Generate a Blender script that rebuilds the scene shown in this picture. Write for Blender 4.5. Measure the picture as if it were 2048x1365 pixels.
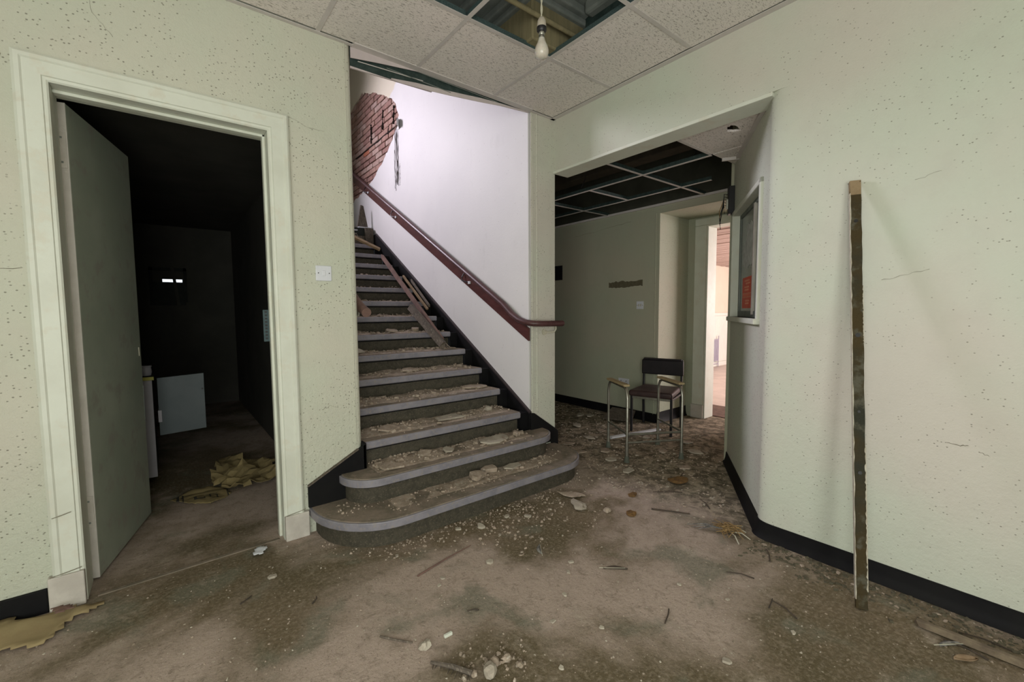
import bpy, bmesh, math, random
from mathutils import Vector, Matrix, noise
from mathutils.geometry import tessellate_polygon

SC = bpy.context.scene
COL = SC.collection
for o in list(bpy.data.objects):
    bpy.data.objects.remove(o)
random.seed(7)

# ------------------------------------------------------------------ camera
CAM_H = 1.2928
FPX, YAW, PITCH, ROLL = 871.2, 0.672, -0.0692, -0.0070
cam_d = bpy.data.cameras.new('camera')
cam_d.sensor_width = 36.0
cam_d.lens = FPX / 2048 * 36.0
cam_d.clip_start = 0.02
cam_o = bpy.data.objects.new('camera', cam_d)
COL.objects.link(cam_o)
_f = Vector((math.sin(YAW) * math.cos(PITCH), math.cos(YAW) * math.cos(PITCH), math.sin(PITCH)))
_r = Vector((math.cos(YAW), -math.sin(YAW), 0))
_u = _r.cross(_f)
_r2 = _r * math.cos(ROLL) + _u * math.sin(ROLL)
_u2 = _u * math.cos(ROLL) - _r * math.sin(ROLL)
M = Matrix((_r2, _u2, -_f)).transposed().to_4x4()
M.translation = (0, 0, CAM_H)
cam_o.matrix_world = M
SC.camera = cam_o

# ------------------------------------------------------------------ world, exposure
w = bpy.data.worlds.new('overcast_sky')
SC.world = w
w.use_nodes = True
w.node_tree.nodes['Background'].inputs[0].default_value = (0.80, 0.86, 0.92, 1)
w.node_tree.nodes['Background'].inputs[1].default_value = 1.6
vs = SC.view_settings
vs.view_transform = 'Standard'
vs.look = 'None'
vs.gamma = 1.0
vs.use_curve_mapping = False
vs.exposure = 0.0

# ------------------------------------------------------------------ daylight lamps standing in the windows
def area(name, loc, aim, sx, sy, power, col, spread=180):
    l = bpy.data.lights.new(name, 'AREA')
    l.shape = 'RECTANGLE'
    l.size, l.size_y = sx, sy
    l.energy = power
    l.color = col
    l.spread = math.radians(spread)
    o = bpy.data.objects.new(name, l)
    COL.objects.link(o)
    o.location = loc
    d = Vector(aim) - Vector(loc)
    o.rotation_euler = d.to_track_quat('-Z', 'Y').to_euler()
    return o

area('daylight_entrance_offscreen', (-0.55, -1.52, 1.10), (-0.55, 0, 1.12), 1.3, 1.9, 64, (1.0, 1.0, 0.93))
area('daylight_side_offscreen', (-1.52, -0.55, 1.30), (0, -0.50, 1.30), 1.25, 1.5, 45, (1.0, 1.0, 0.93))
area('daylight_landing_offscreen', (0.30, 6.85, 4.10), (2.60, 1.20, 1.50), 1.1, 1.3, 84, (0.95, 0.86, 1.0), 110)
area('daylight_hall_offscreen', (8.2, 0.45, 1.40), (8.2, 5, 1.30), 3.0, 1.5, 260, (1.0, 0.86, 0.84))

# ------------------------------------------------------------------ materials
def mat(name, col, rough=0.7, metal=0.0, spec=0.4):
    m = bpy.data.materials.new(name)
    m.use_nodes = True
    b = m.node_tree.nodes['Principled BSDF']
    b.inputs['Base Color'].default_value = (*col, 1)
    b.inputs['Roughness'].default_value = rough
    b.inputs['Metallic'].default_value = metal
    b.inputs['Specular IOR Level'].default_value = spec
    return m

class N:
    def __init__(s, m):
        s.t = m.node_tree
        s.b = s.t.nodes['Principled BSDF']
        g = s.t.nodes.new('ShaderNodeNewGeometry')
        s.pos = g.outputs['Position']
        tc = s.t.nodes.new('ShaderNodeTexCoord')
        s.obj = tc.outputs['Object']
    def link(s, a, b): s.t.links.new(a, b)
    def map(s, v, scale, loc=(0, 0, 0), rot=(0, 0, 0)):
        n = s.t.nodes.new('ShaderNodeMapping')
        n.inputs['Scale'].default_value = scale
        n.inputs['Location'].default_value = loc
        n.inputs['Rotation'].default_value = rot
        s.link(v, n.inputs['Vector'])
        return n.outputs[0]
    def noise(s, v, scale, detail=4, rough=0.55, dist=0.0):
        n = s.t.nodes.new('ShaderNodeTexNoise')
        n.inputs['Scale'].default_value = scale
        n.inputs['Detail'].default_value = detail
        n.inputs['Roughness'].default_value = rough
        n.inputs['Distortion'].default_value = dist
        s.link(v, n.inputs['Vector'])
        return n.outputs['Fac']
    def voro(s, v, scale, rnd=1.0):
        n = s.t.nodes.new('ShaderNodeTexVoronoi')
        n.inputs['Scale'].default_value = scale
        n.inputs['Randomness'].default_value = rnd
        s.link(v, n.inputs['Vector'])
        sp = s.t.nodes.new('ShaderNodeSeparateColor')
        s.link(n.outputs['Color'], sp.inputs[0])
        return n.outputs['Distance'], sp.outputs[0]
    def ramp(s, f, a, b, inv=False):
        n = s.t.nodes.new('ShaderNodeMapRange')
        n.interpolation_type = 'SMOOTHSTEP'
        n.inputs['From Min'].default_value = a
        n.inputs['From Max'].default_value = b
        n.inputs['To Min'].default_value = 1.0 if inv else 0.0
        n.inputs['To Max'].default_value = 0.0 if inv else 1.0
        s.link(f, n.inputs['Value'])
        return n.outputs[0]
    def math(s, op, a, b=0.0):
        n = s.t.nodes.new('ShaderNodeMath')
        n.operation = op
        for i, x in enumerate((a, b)):
            if isinstance(x, (int, float)): n.inputs[i].default_value = x
            else: s.link(x, n.inputs[i])
        return n.outputs[0]
    def mix(s, f, a, b):
        n = s.t.nodes.new('ShaderNodeMix')
        n.data_type = 'RGBA'
        if isinstance(f, (int, float)): n.inputs[0].default_value = f
        else: s.link(f, n.inputs[0])
        for i, x in ((6, a), (7, b)):
            if isinstance(x, tuple): n.inputs[i].default_value = (*x, 1)
            else: s.link(x, n.inputs[i])
        return n.outputs[2]
    def sep(s, v):
        n = s.t.nodes.new('ShaderNodeSeparateXYZ')
        s.link(v, n.inputs[0])
        return n.outputs
    def bump(s, h, strength=0.3, dist=0.01):
        n = s.t.nodes.new('ShaderNodeBump')
        n.inputs['Strength'].default_value = strength
        n.inputs['Distance'].default_value = dist
        s.link(h, n.inputs['Height'])
        s.link(n.outputs[0], s.b.inputs['Normal'])
    def col(s, c): s.link(c, s.b.inputs['Base Color'])

def noisy(name, a, b, scale=6, rough=0.75, bump=0.15, bscale=60, stretch=(1, 1, 1), metal=0.0, spec=0.35, c=None, lo=0.35, hi=0.65, obj=False):
    m = mat(name, a, rough, metal, spec)
    n = N(m)
    v = n.map(n.obj if obj else n.pos, stretch)
    cc = n.mix(n.ramp(n.noise(v, scale, 5, 0.6), lo, hi), a, b)
    if c:
        cc = n.mix(n.ramp(n.noise(v, scale * 4.3, 4, 0.6), 0.52, 0.68), cc, c)
    n.col(cc)
    if bump: n.bump(n.noise(v, bscale, 4, 0.6), bump, 0.008)
    return m

def wall_paint(name, a, b, speck=(0.10, 0.09, 0.06), dens=0.5, bump=0.25, low_dirt=True):
    m = mat(name, a, 0.72, 0, 0.3)
    n = N(m)
    c = n.mix(n.ramp(n.noise(n.pos, 0.9, 4, 0.55), 0.35, 0.68), a, b)
    c = n.mix(n.math('MULTIPLY', n.ramp(n.noise(n.pos, 7, 5, 0.6), 0.45, 0.75), 0.18), c, tuple(x * 0.8 for x in b))
    pj = n.map(n.pos, (1, 1, 1.35))
    d, r = n.voro(pj, 58)
    spots = n.math('MULTIPLY', n.ramp(d, 0.14, 0.27, True), n.ramp(r, 1 - dens * 0.55, 1 - dens * 0.5))
    gate = n.math('ADD', n.noise(n.pos, 2.2, 3, 0.6), n.math('MULTIPLY', n.ramp(n.sep(n.pos)[2], 0.2, 1.0, True), 0.25))
    spots = n.math('MULTIPLY', spots, n.ramp(gate, 0.36, 0.52))
    d2, r2 = n.voro(pj, 21)
    sp2 = n.math('MULTIPLY', n.ramp(d2, 0.045, 0.09, True), n.ramp(r2, 0.40, 0.45))
    allsp = n.math('MAXIMUM', n.math('MULTIPLY', spots, 0.68), n.math('MULTIPLY', sp2, 0.68))
    c = n.mix(allsp, c, speck)
    n.col(c)
    h = n.math('ADD', n.noise(n.pos, 90, 3, 0.6), n.math('MULTIPLY', n.noise(n.pos, 14, 4, 0.6), 0.8))
    h = n.math('SUBTRACT', h, n.math('MULTIPLY', allsp, 0.8))
    zlow = n.ramp(n.sep(n.pos)[2], 0.5, 1.2, True)
    h = n.math('ADD', h, n.math('MULTIPLY', n.math('MULTIPLY', n.noise(n.pos, 38, 4, 0.7), zlow), 3.0 if low_dirt else 0.0))
    n.bump(h, bump, 0.006)
    return m

MT = {}
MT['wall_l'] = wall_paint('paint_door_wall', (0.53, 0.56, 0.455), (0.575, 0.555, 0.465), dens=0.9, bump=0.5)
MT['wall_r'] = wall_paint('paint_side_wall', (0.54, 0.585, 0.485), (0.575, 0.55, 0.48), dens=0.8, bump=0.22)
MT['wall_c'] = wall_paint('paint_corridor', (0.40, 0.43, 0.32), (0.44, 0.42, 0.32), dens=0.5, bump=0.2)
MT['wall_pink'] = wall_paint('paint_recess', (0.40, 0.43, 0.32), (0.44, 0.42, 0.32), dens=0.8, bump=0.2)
MT['trim'] = noisy('gloss_trim_paint', (0.66, 0.69, 0.60), (0.60, 0.62, 0.53), 3, 0.5, 0.12, 50, c=(0.63, 0.63, 0.53), lo=0.4, hi=0.7)
MT['plinth'] = noisy('dirty_plinth_paint', (0.58, 0.55, 0.49), (0.48, 0.45, 0.40), 9, 0.65, 0.3, 40)
MT['door'] = noisy('door_leaf_paint', (0.37, 0.405, 0.33), (0.31, 0.35, 0.28), 2, 0.5, 0.1, 40, c=(0.31, 0.31, 0.26))
MT['door_edge'] = noisy('door_edge_paint', (0.56, 0.53, 0.48), (0.50, 0.47, 0.42), 8, 0.6, 0.3, 40)
MT['black'] = noisy('black_gloss_paint', (0.007, 0.007, 0.008), (0.010, 0.010, 0.010), 5, 0.6, 0.1, 40, spec=0.12)
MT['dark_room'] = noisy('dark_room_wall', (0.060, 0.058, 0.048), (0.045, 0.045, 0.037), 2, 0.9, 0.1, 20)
MT['shell'] = noisy('plain_shell', (0.50, 0.50, 0.44), (0.46, 0.46, 0.40), 2, 0.9, 0)
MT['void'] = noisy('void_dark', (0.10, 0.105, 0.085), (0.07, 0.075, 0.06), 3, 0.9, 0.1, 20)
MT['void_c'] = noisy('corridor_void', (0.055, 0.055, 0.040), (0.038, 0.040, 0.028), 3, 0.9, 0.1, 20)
MT['cornice'] = noisy('old_cornice', (0.22, 0.24, 0.22), (0.15, 0.17, 0.155), 6, 0.85, 0.2, 40)
MT['tan'] = noisy('tan_boxing', (0.25, 0.215, 0.12), (0.19, 0.165, 0.09), 5, 0.8, 0.15, 30, (6, 6, 0.6))
MT['teal'] = noisy('galvanised_teal', (0.055, 0.095, 0.095), (0.12, 0.17, 0.17), 220, 0.45, 0.05, 200, metal=0.4, spec=0.5)
MT['tee'] = noisy('ceiling_tee_white', (0.60, 0.56, 0.54), (0.55, 0.52, 0.49), 10, 0.6, 0)
MT['tee_dim'] = MT['tee']
MT['pinktrim'] = noisy('bent_edge_trim', (0.58, 0.51, 0.50), (0.52, 0.45, 0.45), 6, 0.6, 0.1, 40)
MT['steel_dark'] = noisy('dark_green_steel', (0.030, 0.050, 0.046), (0.05, 0.075, 0.07), 30, 0.5, 0.05, 80, metal=0.3)
MT['mahog'] = noisy('mahogany_rail', (0.10, 0.035, 0.032), (0.07, 0.024, 0.022), 8, 0.30, 0.05, 60, (6, 0.8, 3), spec=0.5)
MT['cap'] = noisy('string_cap_paint', (0.045, 0.032, 0.034), (0.03, 0.022, 0.022), 8, 0.5, 0.05)
MT['mahog_dusty'] = noisy('dusty_mahogany', (0.095, 0.040, 0.040), (0.06, 0.024, 0.024), 8, 0.42, 0.08, 60, (6, 0.8, 3), spec=0.5)
MT['riser'] = noisy('riser_lino', (0.070, 0.062, 0.044), (0.048, 0.044, 0.031), 25, 0.85, 0.25, 90, c=(0.105, 0.092, 0.068))
MT['tread'] = noisy('dusty_tread', (0.24, 0.195, 0.15), (0.15, 0.13, 0.095), 7, 0.95, 0.35, 70, c=(0.25, 0.205, 0.16))
MT['nosing'] = noisy('grey_nosing', (0.20, 0.195, 0.225), (0.26, 0.25, 0.28), 12, 0.40, 0.1, 60, spec=0.5, c=(0.27, 0.245, 0.235))
MT['plaster'] = noisy('broken_plaster', (0.40, 0.325, 0.255), (0.27, 0.22, 0.165), 14, 0.95, 0.3, 80, c=(0.46, 0.41, 0.34))
MT['plaster_pale'] = noisy('pale_plaster', (0.46, 0.42, 0.34), (0.35, 0.31, 0.25), 14, 0.95, 0.3, 80)
MT['white'] = noisy('white_plastic', (0.66, 0.68, 0.72), (0.62, 0.64, 0.67), 8, 0.4, 0)
MT['screw'] = mat('dark_screw', (0.03, 0.03, 0.03), 0.5, 0.5)
MT['wood_old'] = noisy('old_timber', (0.14, 0.115, 0.09), (0.09, 0.075, 0.06), 9, 0.9, 0.35, 60, (4, 1, 1), c=(0.22, 0.19, 0.15))
MT['wood_tan'] = noisy('fresh_timber', (0.30, 0.22, 0.13), (0.22, 0.155, 0.085), 9, 0.85, 0.3, 60)
MT['strip'] = noisy('dirty_strip', (0.23, 0.185, 0.125), (0.13, 0.10, 0.07), 12, 0.9, 0.3, 60)
MT['wood_red'] = noisy('red_brown_timber', (0.20, 0.12, 0.095), (0.14, 0.085, 0.07), 10, 0.8, 0.3, 60)
MT['timber_grey'] = noisy('weathered_batten', (0.038, 0.040, 0.030), (0.062, 0.046, 0.022), 3.5, 0.95, 0.6, 70, (1, 1, 1), c=(0.10, 0.095, 0.07), spec=0.1)
MT['chippaint'] = noisy('chipped_white_paint', (0.52, 0.50, 0.42), (0.40, 0.36, 0.28), 40, 0.8, 0.3, 80)
MT['card'] = noisy('torn_cardboard', (0.36, 0.285, 0.15), (0.30, 0.23, 0.12), 9, 0.9, 0.15, 60)
MT['sack'] = noisy('paper_sack', (0.28, 0.22, 0.10), (0.21, 0.165, 0.075), 9, 0.9, 0.3, 40)
MT['print'] = mat('sack_print', (0.03, 0.03, 0.025), 0.9)
MT['chrome'] = noisy('worn_aluminium', (0.42, 0.42, 0.37), (0.33, 0.33, 0.28), 20, 0.35, 0.05, 80, metal=0.85, spec=0.5)
MT['rubber'] = noisy('grey_rubber', (0.10, 0.115, 0.09), (0.08, 0.09, 0.07), 20, 0.8, 0.1, 60)
MT['armpad'] = noisy('pale_wood_pad', (0.44, 0.35, 0.20), (0.37, 0.28, 0.15), 6, 0.6, 0.1, 60, (2, 8, 2), obj=True)
MT['vinyl'] = noisy('brown_vinyl', (0.060, 0.035, 0.033), (0.042, 0.026, 0.025), 14, 0.5, 0.15, 60)
MT['vinyl_dark'] = noisy('black_vinyl', (0.014, 0.010, 0.013), (0.010, 0.008, 0.010), 14, 0.55, 0.1, 60)
MT['frame_dark'] = noisy('black_tube', (0.012, 0.012, 0.014), (0.016, 0.016, 0.018), 14, 0.4, 0)
MT['brass'] = mat('brass_tip', (0.40, 0.33, 0.18), 0.35, 0.9)
MT['cream'] = noisy('cream_fitting', (0.50, 0.48, 0.38), (0.44, 0.42, 0.32), 12, 0.5, 0.05)
MT['red'] = noisy('red_sticker', (0.72, 0.065, 0.02), (0.66, 0.055, 0.02), 10, 0.5, 0)
MT['sticker_text'] = mat('sticker_print', (0.72, 0.28, 0.17), 0.6)
MT['far_wall'] = noisy('far_hall_wall', (0.66, 0.58, 0.47), (0.62, 0.54, 0.44), 2, 0.8, 0.05)
MT['far_white'] = noisy('far_wainscot', (0.66, 0.66, 0.60), (0.62, 0.62, 0.57), 2, 0.6, 0)
MT['far_ceil'] = noisy('far_boards', (0.52, 0.40, 0.36), (0.42, 0.31, 0.28), 8, 0.7, 0.05, 40, (4, 0.5, 4))
MT['far_floor'] = noisy('far_floor', (0.60, 0.52, 0.46), (0.50, 0.43, 0.38), 3, 0.5, 0.1, 40)
MT['carpet'] = noisy('threshold_carpet', (0.16, 0.105, 0.085), (0.11, 0.075, 0.06), 12, 0.95, 0.4, 90)
MT['radiator'] = noisy('lilac_radiator', (0.36, 0.34, 0.40), (0.32, 0.30, 0.36), 6, 0.5, 0)
MT['straw'] = noisy('dry_straw', (0.33, 0.22, 0.09), (0.20, 0.13, 0.06), 40, 0.9, 0)
MT['twig'] = noisy('dark_twig', (0.055, 0.045, 0.035), (0.08, 0.06, 0.045), 40, 0.9, 0)
MT['feather'] = noisy('grey_feather', (0.30, 0.29, 0.26), (0.10, 0.10, 0.095), 30, 0.9, 0)
MT['leaf'] = noisy('dry_leaf', (0.33, 0.24, 0.15), (0.25, 0.17, 0.10), 30, 0.9, 0.1)
MT['rust'] = noisy('rusty_clump', (0.19, 0.105, 0.035), (0.12, 0.07, 0.03), 40, 0.95, 0.3)
MT['keep'] = noisy('keep_steel', (0.035, 0.060, 0.066), (0.05, 0.08, 0.085), 40, 0.5, 0.05, metal=0.3)
MT['litter'] = noisy('dark_litter', (0.075, 0.07, 0.045), (0.12, 0.105, 0.07), 30, 0.95, 0.2)
MT['paper'] = noisy('torn_grey_paper', (0.62, 0.64, 0.63), (0.46, 0.48, 0.47), 22, 0.8, 0.1)
MT['cable'] = mat('black_cable', (0.012, 0.012, 0.012), 0.5)
MT['yellow'] = mat('yellow_edging', (0.42, 0.40, 0.06), 0.5)
MT['cab_white'] = noisy('cabinet_board', (0.42, 0.41, 0.44), (0.38, 0.37, 0.40), 8, 0.6, 0.1)
MT['cab_door'] = noisy('cabinet_door', (0.075, 0.095, 0.10), (0.065, 0.085, 0.09), 8, 0.5, 0.05)
MT['cab_dark'] = noisy('cabinet_inside', (0.025, 0.03, 0.025), (0.018, 0.02, 0.018), 8, 0.8, 0)
MT['stain'] = noisy('tar_stain', (0.016, 0.011, 0.009), (0.04, 0.03, 0.025), 60, 0.9, 0, spec=0.1)
MT['patch'] = noisy('old_glue_patch', (0.105, 0.092, 0.055), (0.13, 0.115, 0.07), 40, 0.9, 0.2)
MT['mortar'] = noisy('dirty_mortar', (0.10, 0.075, 0.06), (0.20, 0.15, 0.125), 10, 0.95, 0.4, 60)
MT['crack'] = mat('hairline_crack', (0.20, 0.185, 0.135), 0.9)

def m_brick(name, a, b):
    return noisy(name, a, b, 9, 0.95, 0.45, 70, c=tuple(x * 0.55 for x in a))
MT['brick'] = [m_brick('pink_brick', (0.40, 0.255, 0.205), (0.33, 0.19, 0.15)),
               m_brick('pale_brick', (0.46, 0.335, 0.285), (0.38, 0.26, 0.215)),
               m_brick('dusky_brick', (0.33, 0.19, 0.155), (0.26, 0.15, 0.125)),
               m_brick('orange_brick', (0.46, 0.16, 0.09), (0.38, 0.14, 0.08))]

def stair_paint():
    m = mat('paint_stair_wall', (0.74, 0.74, 0.72), 0.6, 0, 0.3)
    n = N(m)
    s = n.sep(n.pos)
    c = n.mix(n.ramp(n.noise(n.pos, 0.8, 4), 0.35, 0.7), (0.72, 0.715, 0.695), (0.66, 0.655, 0.645))
    # older cream coat left above the peeled edge
    e = n.math('ADD', n.math('SUBTRACT', s[2], n.math('MULTIPLY', s[1], -0.45)), n.math('MULTIPLY', n.noise(n.pos, 1.6, 5, 0.6), 0.7))
    c = n.mix(n.ramp(e, 6.70, 6.76), c, (0.66, 0.61, 0.47))
    d, r = n.voro(n.pos, 30)
    sp = n.math('MULTIPLY', n.ramp(d, 0.08, 0.16, True), n.ramp(r, 0.86, 0.9))
    c = n.mix(n.math('MULTIPLY', sp, 0.6), c, (0.25, 0.22, 0.18))
    d2 = n.math('MULTIPLY', n.ramp(n.noise(n.map(n.pos, (1, 1, 0.4)), 5, 4, 0.65), 0.6, 0.75), 0.25)
    c = n.mix(d2, c, (0.50, 0.50, 0.47))
    n.col(c)
    n.bump(n.noise(n.pos, 70, 4, 0.6), 0.15, 0.005)
    return m
MT['stairwall'] = stair_paint()

def tile_mat():
    m = mat('mineral_fibre_tile', (0.45, 0.42, 0.39), 0.9, 0, 0.2)
    n = N(m)
    c = n.mix(n.ramp(n.noise(n.pos, 1.5, 4), 0.35, 0.65), (0.80, 0.735, 0.70), (0.75, 0.715, 0.665))
    f = n.ramp(n.noise(n.map(n.pos, (45, 130, 80)), 1.0, 3, 0.6, 0.6), 0.565, 0.63)
    c = n.mix(n.math('MULTIPLY', f, 0.6), c, (0.20, 0.175, 0.145))
    g = n.ramp(n.noise(n.map(n.pos, (150, 220, 150)), 1.0, 2, 0.6), 0.58, 0.66)
    c = n.mix(n.math('MULTIPLY', g, 0.4), c, (0.15, 0.13, 0.11))
    n.col(c)
    n.bump(n.math('SUBTRACT', n.noise(n.pos, 200, 2), f), 0.3, 0.003)
    return m
MT['void_b'] = noisy('void_beam', (0.07, 0.058, 0.040), (0.05, 0.042, 0.030), 5, 0.9, 0.2)
MT['tile'] = tile_mat()
MT['tile_c'] = MT['tile']

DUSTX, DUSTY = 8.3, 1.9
def floor_mat():
    m = mat('dusty_floor', (0.2, 0.17, 0.13), 0.95, 0, 0.15)
    n = N(m)
    p = n.map(n.pos, (1, 1, 1))
    s = n.sep(n.pos)
    c = n.mix(n.ramp(n.noise(p, 1.4, 6, 0.62, 0.3), 0.36, 0.64), (0.120, 0.098, 0.055), (0.175, 0.135, 0.085))
    # drifts of trodden pinkish dust
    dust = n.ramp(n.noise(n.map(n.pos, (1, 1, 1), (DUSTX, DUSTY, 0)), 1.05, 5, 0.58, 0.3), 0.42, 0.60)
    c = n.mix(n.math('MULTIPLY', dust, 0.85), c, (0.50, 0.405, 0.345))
    # bare greenish lino where the dust is scuffed away
    sc = n.ramp(n.noise(n.map(n.pos, (1, 1, 1), (3.1, 1.7, 0)), 2.3, 5, 0.6, 0.4), 0.53, 0.66)
    c = n.mix(n.math('MULTIPLY', sc, 0.7), c, (0.165, 0.170, 0.125))
    # blotches of fine plaster dust
    bl = n.ramp(n.noise(p, 5.5, 6, 0.7), 0.55, 0.72)
    c = n.mix(n.math('MULTIPLY', bl, 0.5), c, (0.50, 0.43, 0.35))
    fine = n.ramp(n.noise(p, 60, 4, 0.7), 0.42, 0.7)
    c = n.mix(n.math('MULTIPLY', fine, 0.4), c, (0.42, 0.35, 0.27))
    md = n.ramp(n.noise(p, 18, 6, 0.75, 0.6), 0.50, 0.66)
    c = n.mix(n.math('MULTIPLY', md, 0.38), c, (0.115, 0.095, 0.06))
    gr = n.ramp(n.noise(p, 230, 3, 0.75), 0.50, 0.66)
    c = n.mix(n.math('MULTIPLY', gr, 0.30), c, (0.09, 0.075, 0.05))
    dk = n.ramp(n.noise(p, 95, 3, 0.7), 0.58, 0.68)
    c = n.mix(n.math('MULTIPLY', dk, 0.5), c, (0.06, 0.05, 0.035))
    d, r = n.voro(p, 36)
    sp = n.math('MULTIPLY', n.ramp(d, 0.10, 0.18, True), n.ramp(r, 0.80, 0.84))
    c = n.mix(n.math('MULTIPLY', sp, 0.6), c, (0.52, 0.47, 0.38))
    # debris field in the corridor
    cor = n.ramp(n.math('ADD', s[0], n.math('MULTIPLY', n.noise(p, 3, 4), 0.8)), 2.7, 3.3)
    deb = n.mix(n.ramp(n.noise(n.map(n.pos, (1, 1, 1)), 11, 6, 0.75, 0.5), 0.40, 0.62), (0.085, 0.075, 0.05), (0.40, 0.34, 0.25))
    c = n.mix(n.math('MULTIPLY', cor, 0.85), c, deb)
    n.col(c)
    h = n.math('ADD', n.noise(p, 45, 5, 0.7), n.math('MULTIPLY', n.noise(p, 9, 4, 0.6), 0.8))
    n.bump(h, 0.55, 0.010)
    return m
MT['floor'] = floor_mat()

def glass_mat(name, col, rough, trans):
    m = mat(name, col, rough, 0, 0.5)
    b = m.node_tree.nodes['Principled BSDF']
    b.inputs['Transmission Weight'].default_value = trans
    b.inputs['IOR'].default_value = 1.45
    return m
MT['glass_dirty'] = glass_mat('grimy_hatch_glass', (0.20, 0.235, 0.225), 0.25, 0.35)
MT['glass_clear'] = glass_mat('window_glass', (0.9, 0.95, 0.95), 0.02, 1.0)
MT['bulb'] = noisy('dusty_pearl_bulb', (0.58, 0.55, 0.48), (0.50, 0.46, 0.39), 30, 0.25, 0, spec=0.6)
MT['bulb'].node_tree.nodes['Principled BSDF'].inputs['Subsurface Weight'].default_value = 0.2

# ------------------------------------------------------------------ mesh building
class MB:
    def __init__(s): s.v, s.f, s.m = [], [], []
    def add(s, vs, fs, mi=0):
        k = len(s.v)
        s.v += [tuple(x) for x in vs]
        for f in fs:
            s.f.append([i + k for i in f]); s.m.append(mi)
        return s
    def box(s, x0, x1, y0, y1, z0, z1, mi=0):
        return s.add([(x0, y0, z0), (x1, y0, z0), (x1, y1, z0), (x0, y1, z0), (x0, y0, z1), (x1, y0, z1), (x1, y1, z1), (x0, y1, z1)],
                     [(0, 3, 2, 1), (4, 5, 6, 7), (0, 1, 5, 4), (1, 2, 6, 5), (2, 3, 7, 6), (3, 0, 4, 7)], mi)
    def bar(s, a, b, wd, th, up=(0, 0, 1), mi=0, taper=1.0):
        a, b = Vector(a), Vector(b)
        d = (b - a).normalized()
        u = Vector(up)
        r = d.cross(u)
        if r.length < 1e-4: r = d.cross(Vector((1, 0, 0)))
        r.normalize(); u = r.cross(d)
        vs = []
        for p, k in ((a, 1.0), (b, taper)):
            for i, j in ((-1, -1), (1, -1), (1, 1), (-1, 1)):
                vs.append(p + r * (i * wd / 2 * k) + u * (j * th / 2 * k))
        return s.add(vs, [(0, 3, 2, 1), (4, 5, 6, 7), (0, 1, 5, 4), (1, 2, 6, 5), (2, 3, 7, 6), (3, 0, 4, 7)], mi)
    def tube(s, pts, r, n=10, mi=0, sx=1.0, sy=1.0, up=(0, 0, 1), caps=True):
        pts = [Vector(p) for p in pts]
        rings = []
        for i, p in enumerate(pts):
            d = (pts[min(i + 1, len(pts) - 1)] - pts[max(i - 1, 0)]).normalized()
            u = Vector(up)
            a = d.cross(u)
            if a.length < 1e-3: a = d.cross(Vector((0.0, 1.0, 0.0)))
            if a.length < 1e-3: a = d.cross(Vector((1.0, 0.0, 0.0)))
            a.normalize(); b = a.cross(d)
            rr = r[i] if isinstance(r, (list, tuple)) else r
            rings.append([p + a * math.cos(2 * math.pi * k / n) * rr * sx + b * math.sin(2 * math.pi * k / n) * rr * sy for k in range(n)])
        vs = [v for rg in rings for v in rg]
        fs = []
        for i in range(len(pts) - 1):
            for k in range(n):
                k2 = (k + 1) % n
                fs.append((i * n + k, i * n + k2, (i + 1) * n + k2, (i + 1) * n + k))
        if caps:
            fs.append(tuple(reversed(range(n))))
            fs.append(tuple(range((len(pts) - 1) * n, len(pts) * n)))
        return s.add(vs, fs, mi)
    def lathe(s, c, prof, n=20, mi=0):
        c = Vector(c)
        vs, fs = [], []
        for r, z in prof:
            for k in range(n):
                a = 2 * math.pi * k / n
                vs.append(c + Vector((math.cos(a) * r, math.sin(a) * r, z)))
        for i in range(len(prof) - 1):
            for k in range(n):
                k2 = (k + 1) % n
                fs.append((i * n + k, i * n + k2, (i + 1) * n + k2, (i + 1) * n + k))
        fs.append(tuple(range(n))); fs.append(tuple(range((len(prof) - 1) * n, len(prof) * n)))
        return s.add(vs, fs, mi)
    def prism(s, poly, lo, hi, axis='z', mi=0):
        """poly of 2-D points, extruded along axis between lo and hi"""
        def P(a, b, h):
            return {'z': (a, b, h), 'y': (a, h, b), 'x': (h, a, b)}[axis]
        n = len(poly)
        vs = [P(a, b, lo) for a, b in poly] + [P(a, b, hi) for a, b in poly]
        fs = [(i, (i + 1) % n, n + (i + 1) % n, n + i) for i in range(n)]
        tr = tessellate_polygon([[Vector((a, b, 0)) for a, b in poly]])
        for t in tr:
            fs.append(tuple(t)); fs.append(tuple(i + n for i in reversed(t)))
        return s.add(vs, fs, mi)
    def chip(s, c, sz, flat=0.5, rnd=random, mi=0):
        a = rnd.random() * 6.283
        ca, sa = math.cos(a), math.sin(a)
        ex, ey, ez = sz * rnd.uniform(0.5, 1.0), sz * rnd.uniform(0.35, 0.8), sz * flat * rnd.uniform(0.5, 1.0)
        tx, ty = rnd.uniform(-0.25, 0.25), rnd.uniform(-0.25, 0.25)
        vs = []
        for z in (-1, 1):
            for x, y in ((-1, -1), (1, -1), (1, 1), (-1, 1)):
                px = x * ex * rnd.uniform(0.45, 1.0) * 0.5 * (0.75 if z > 0 else 1)
                py = y * ey * rnd.uniform(0.45, 1.0) * 0.5 * (0.75 if z > 0 else 1)
                pz = z * ez * 0.5 + px * tx + py * ty
                vs.append((c[0] + px * ca - py * sa, c[1] + px * sa + py * ca, c[2] + pz + ez * 0.4))
        return s.add(vs, [(0, 3, 2, 1), (4, 5, 6, 7), (0, 1, 5, 4), (1, 2, 6, 5), (2, 3, 7, 6), (3, 0, 4, 7)], mi)
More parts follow.
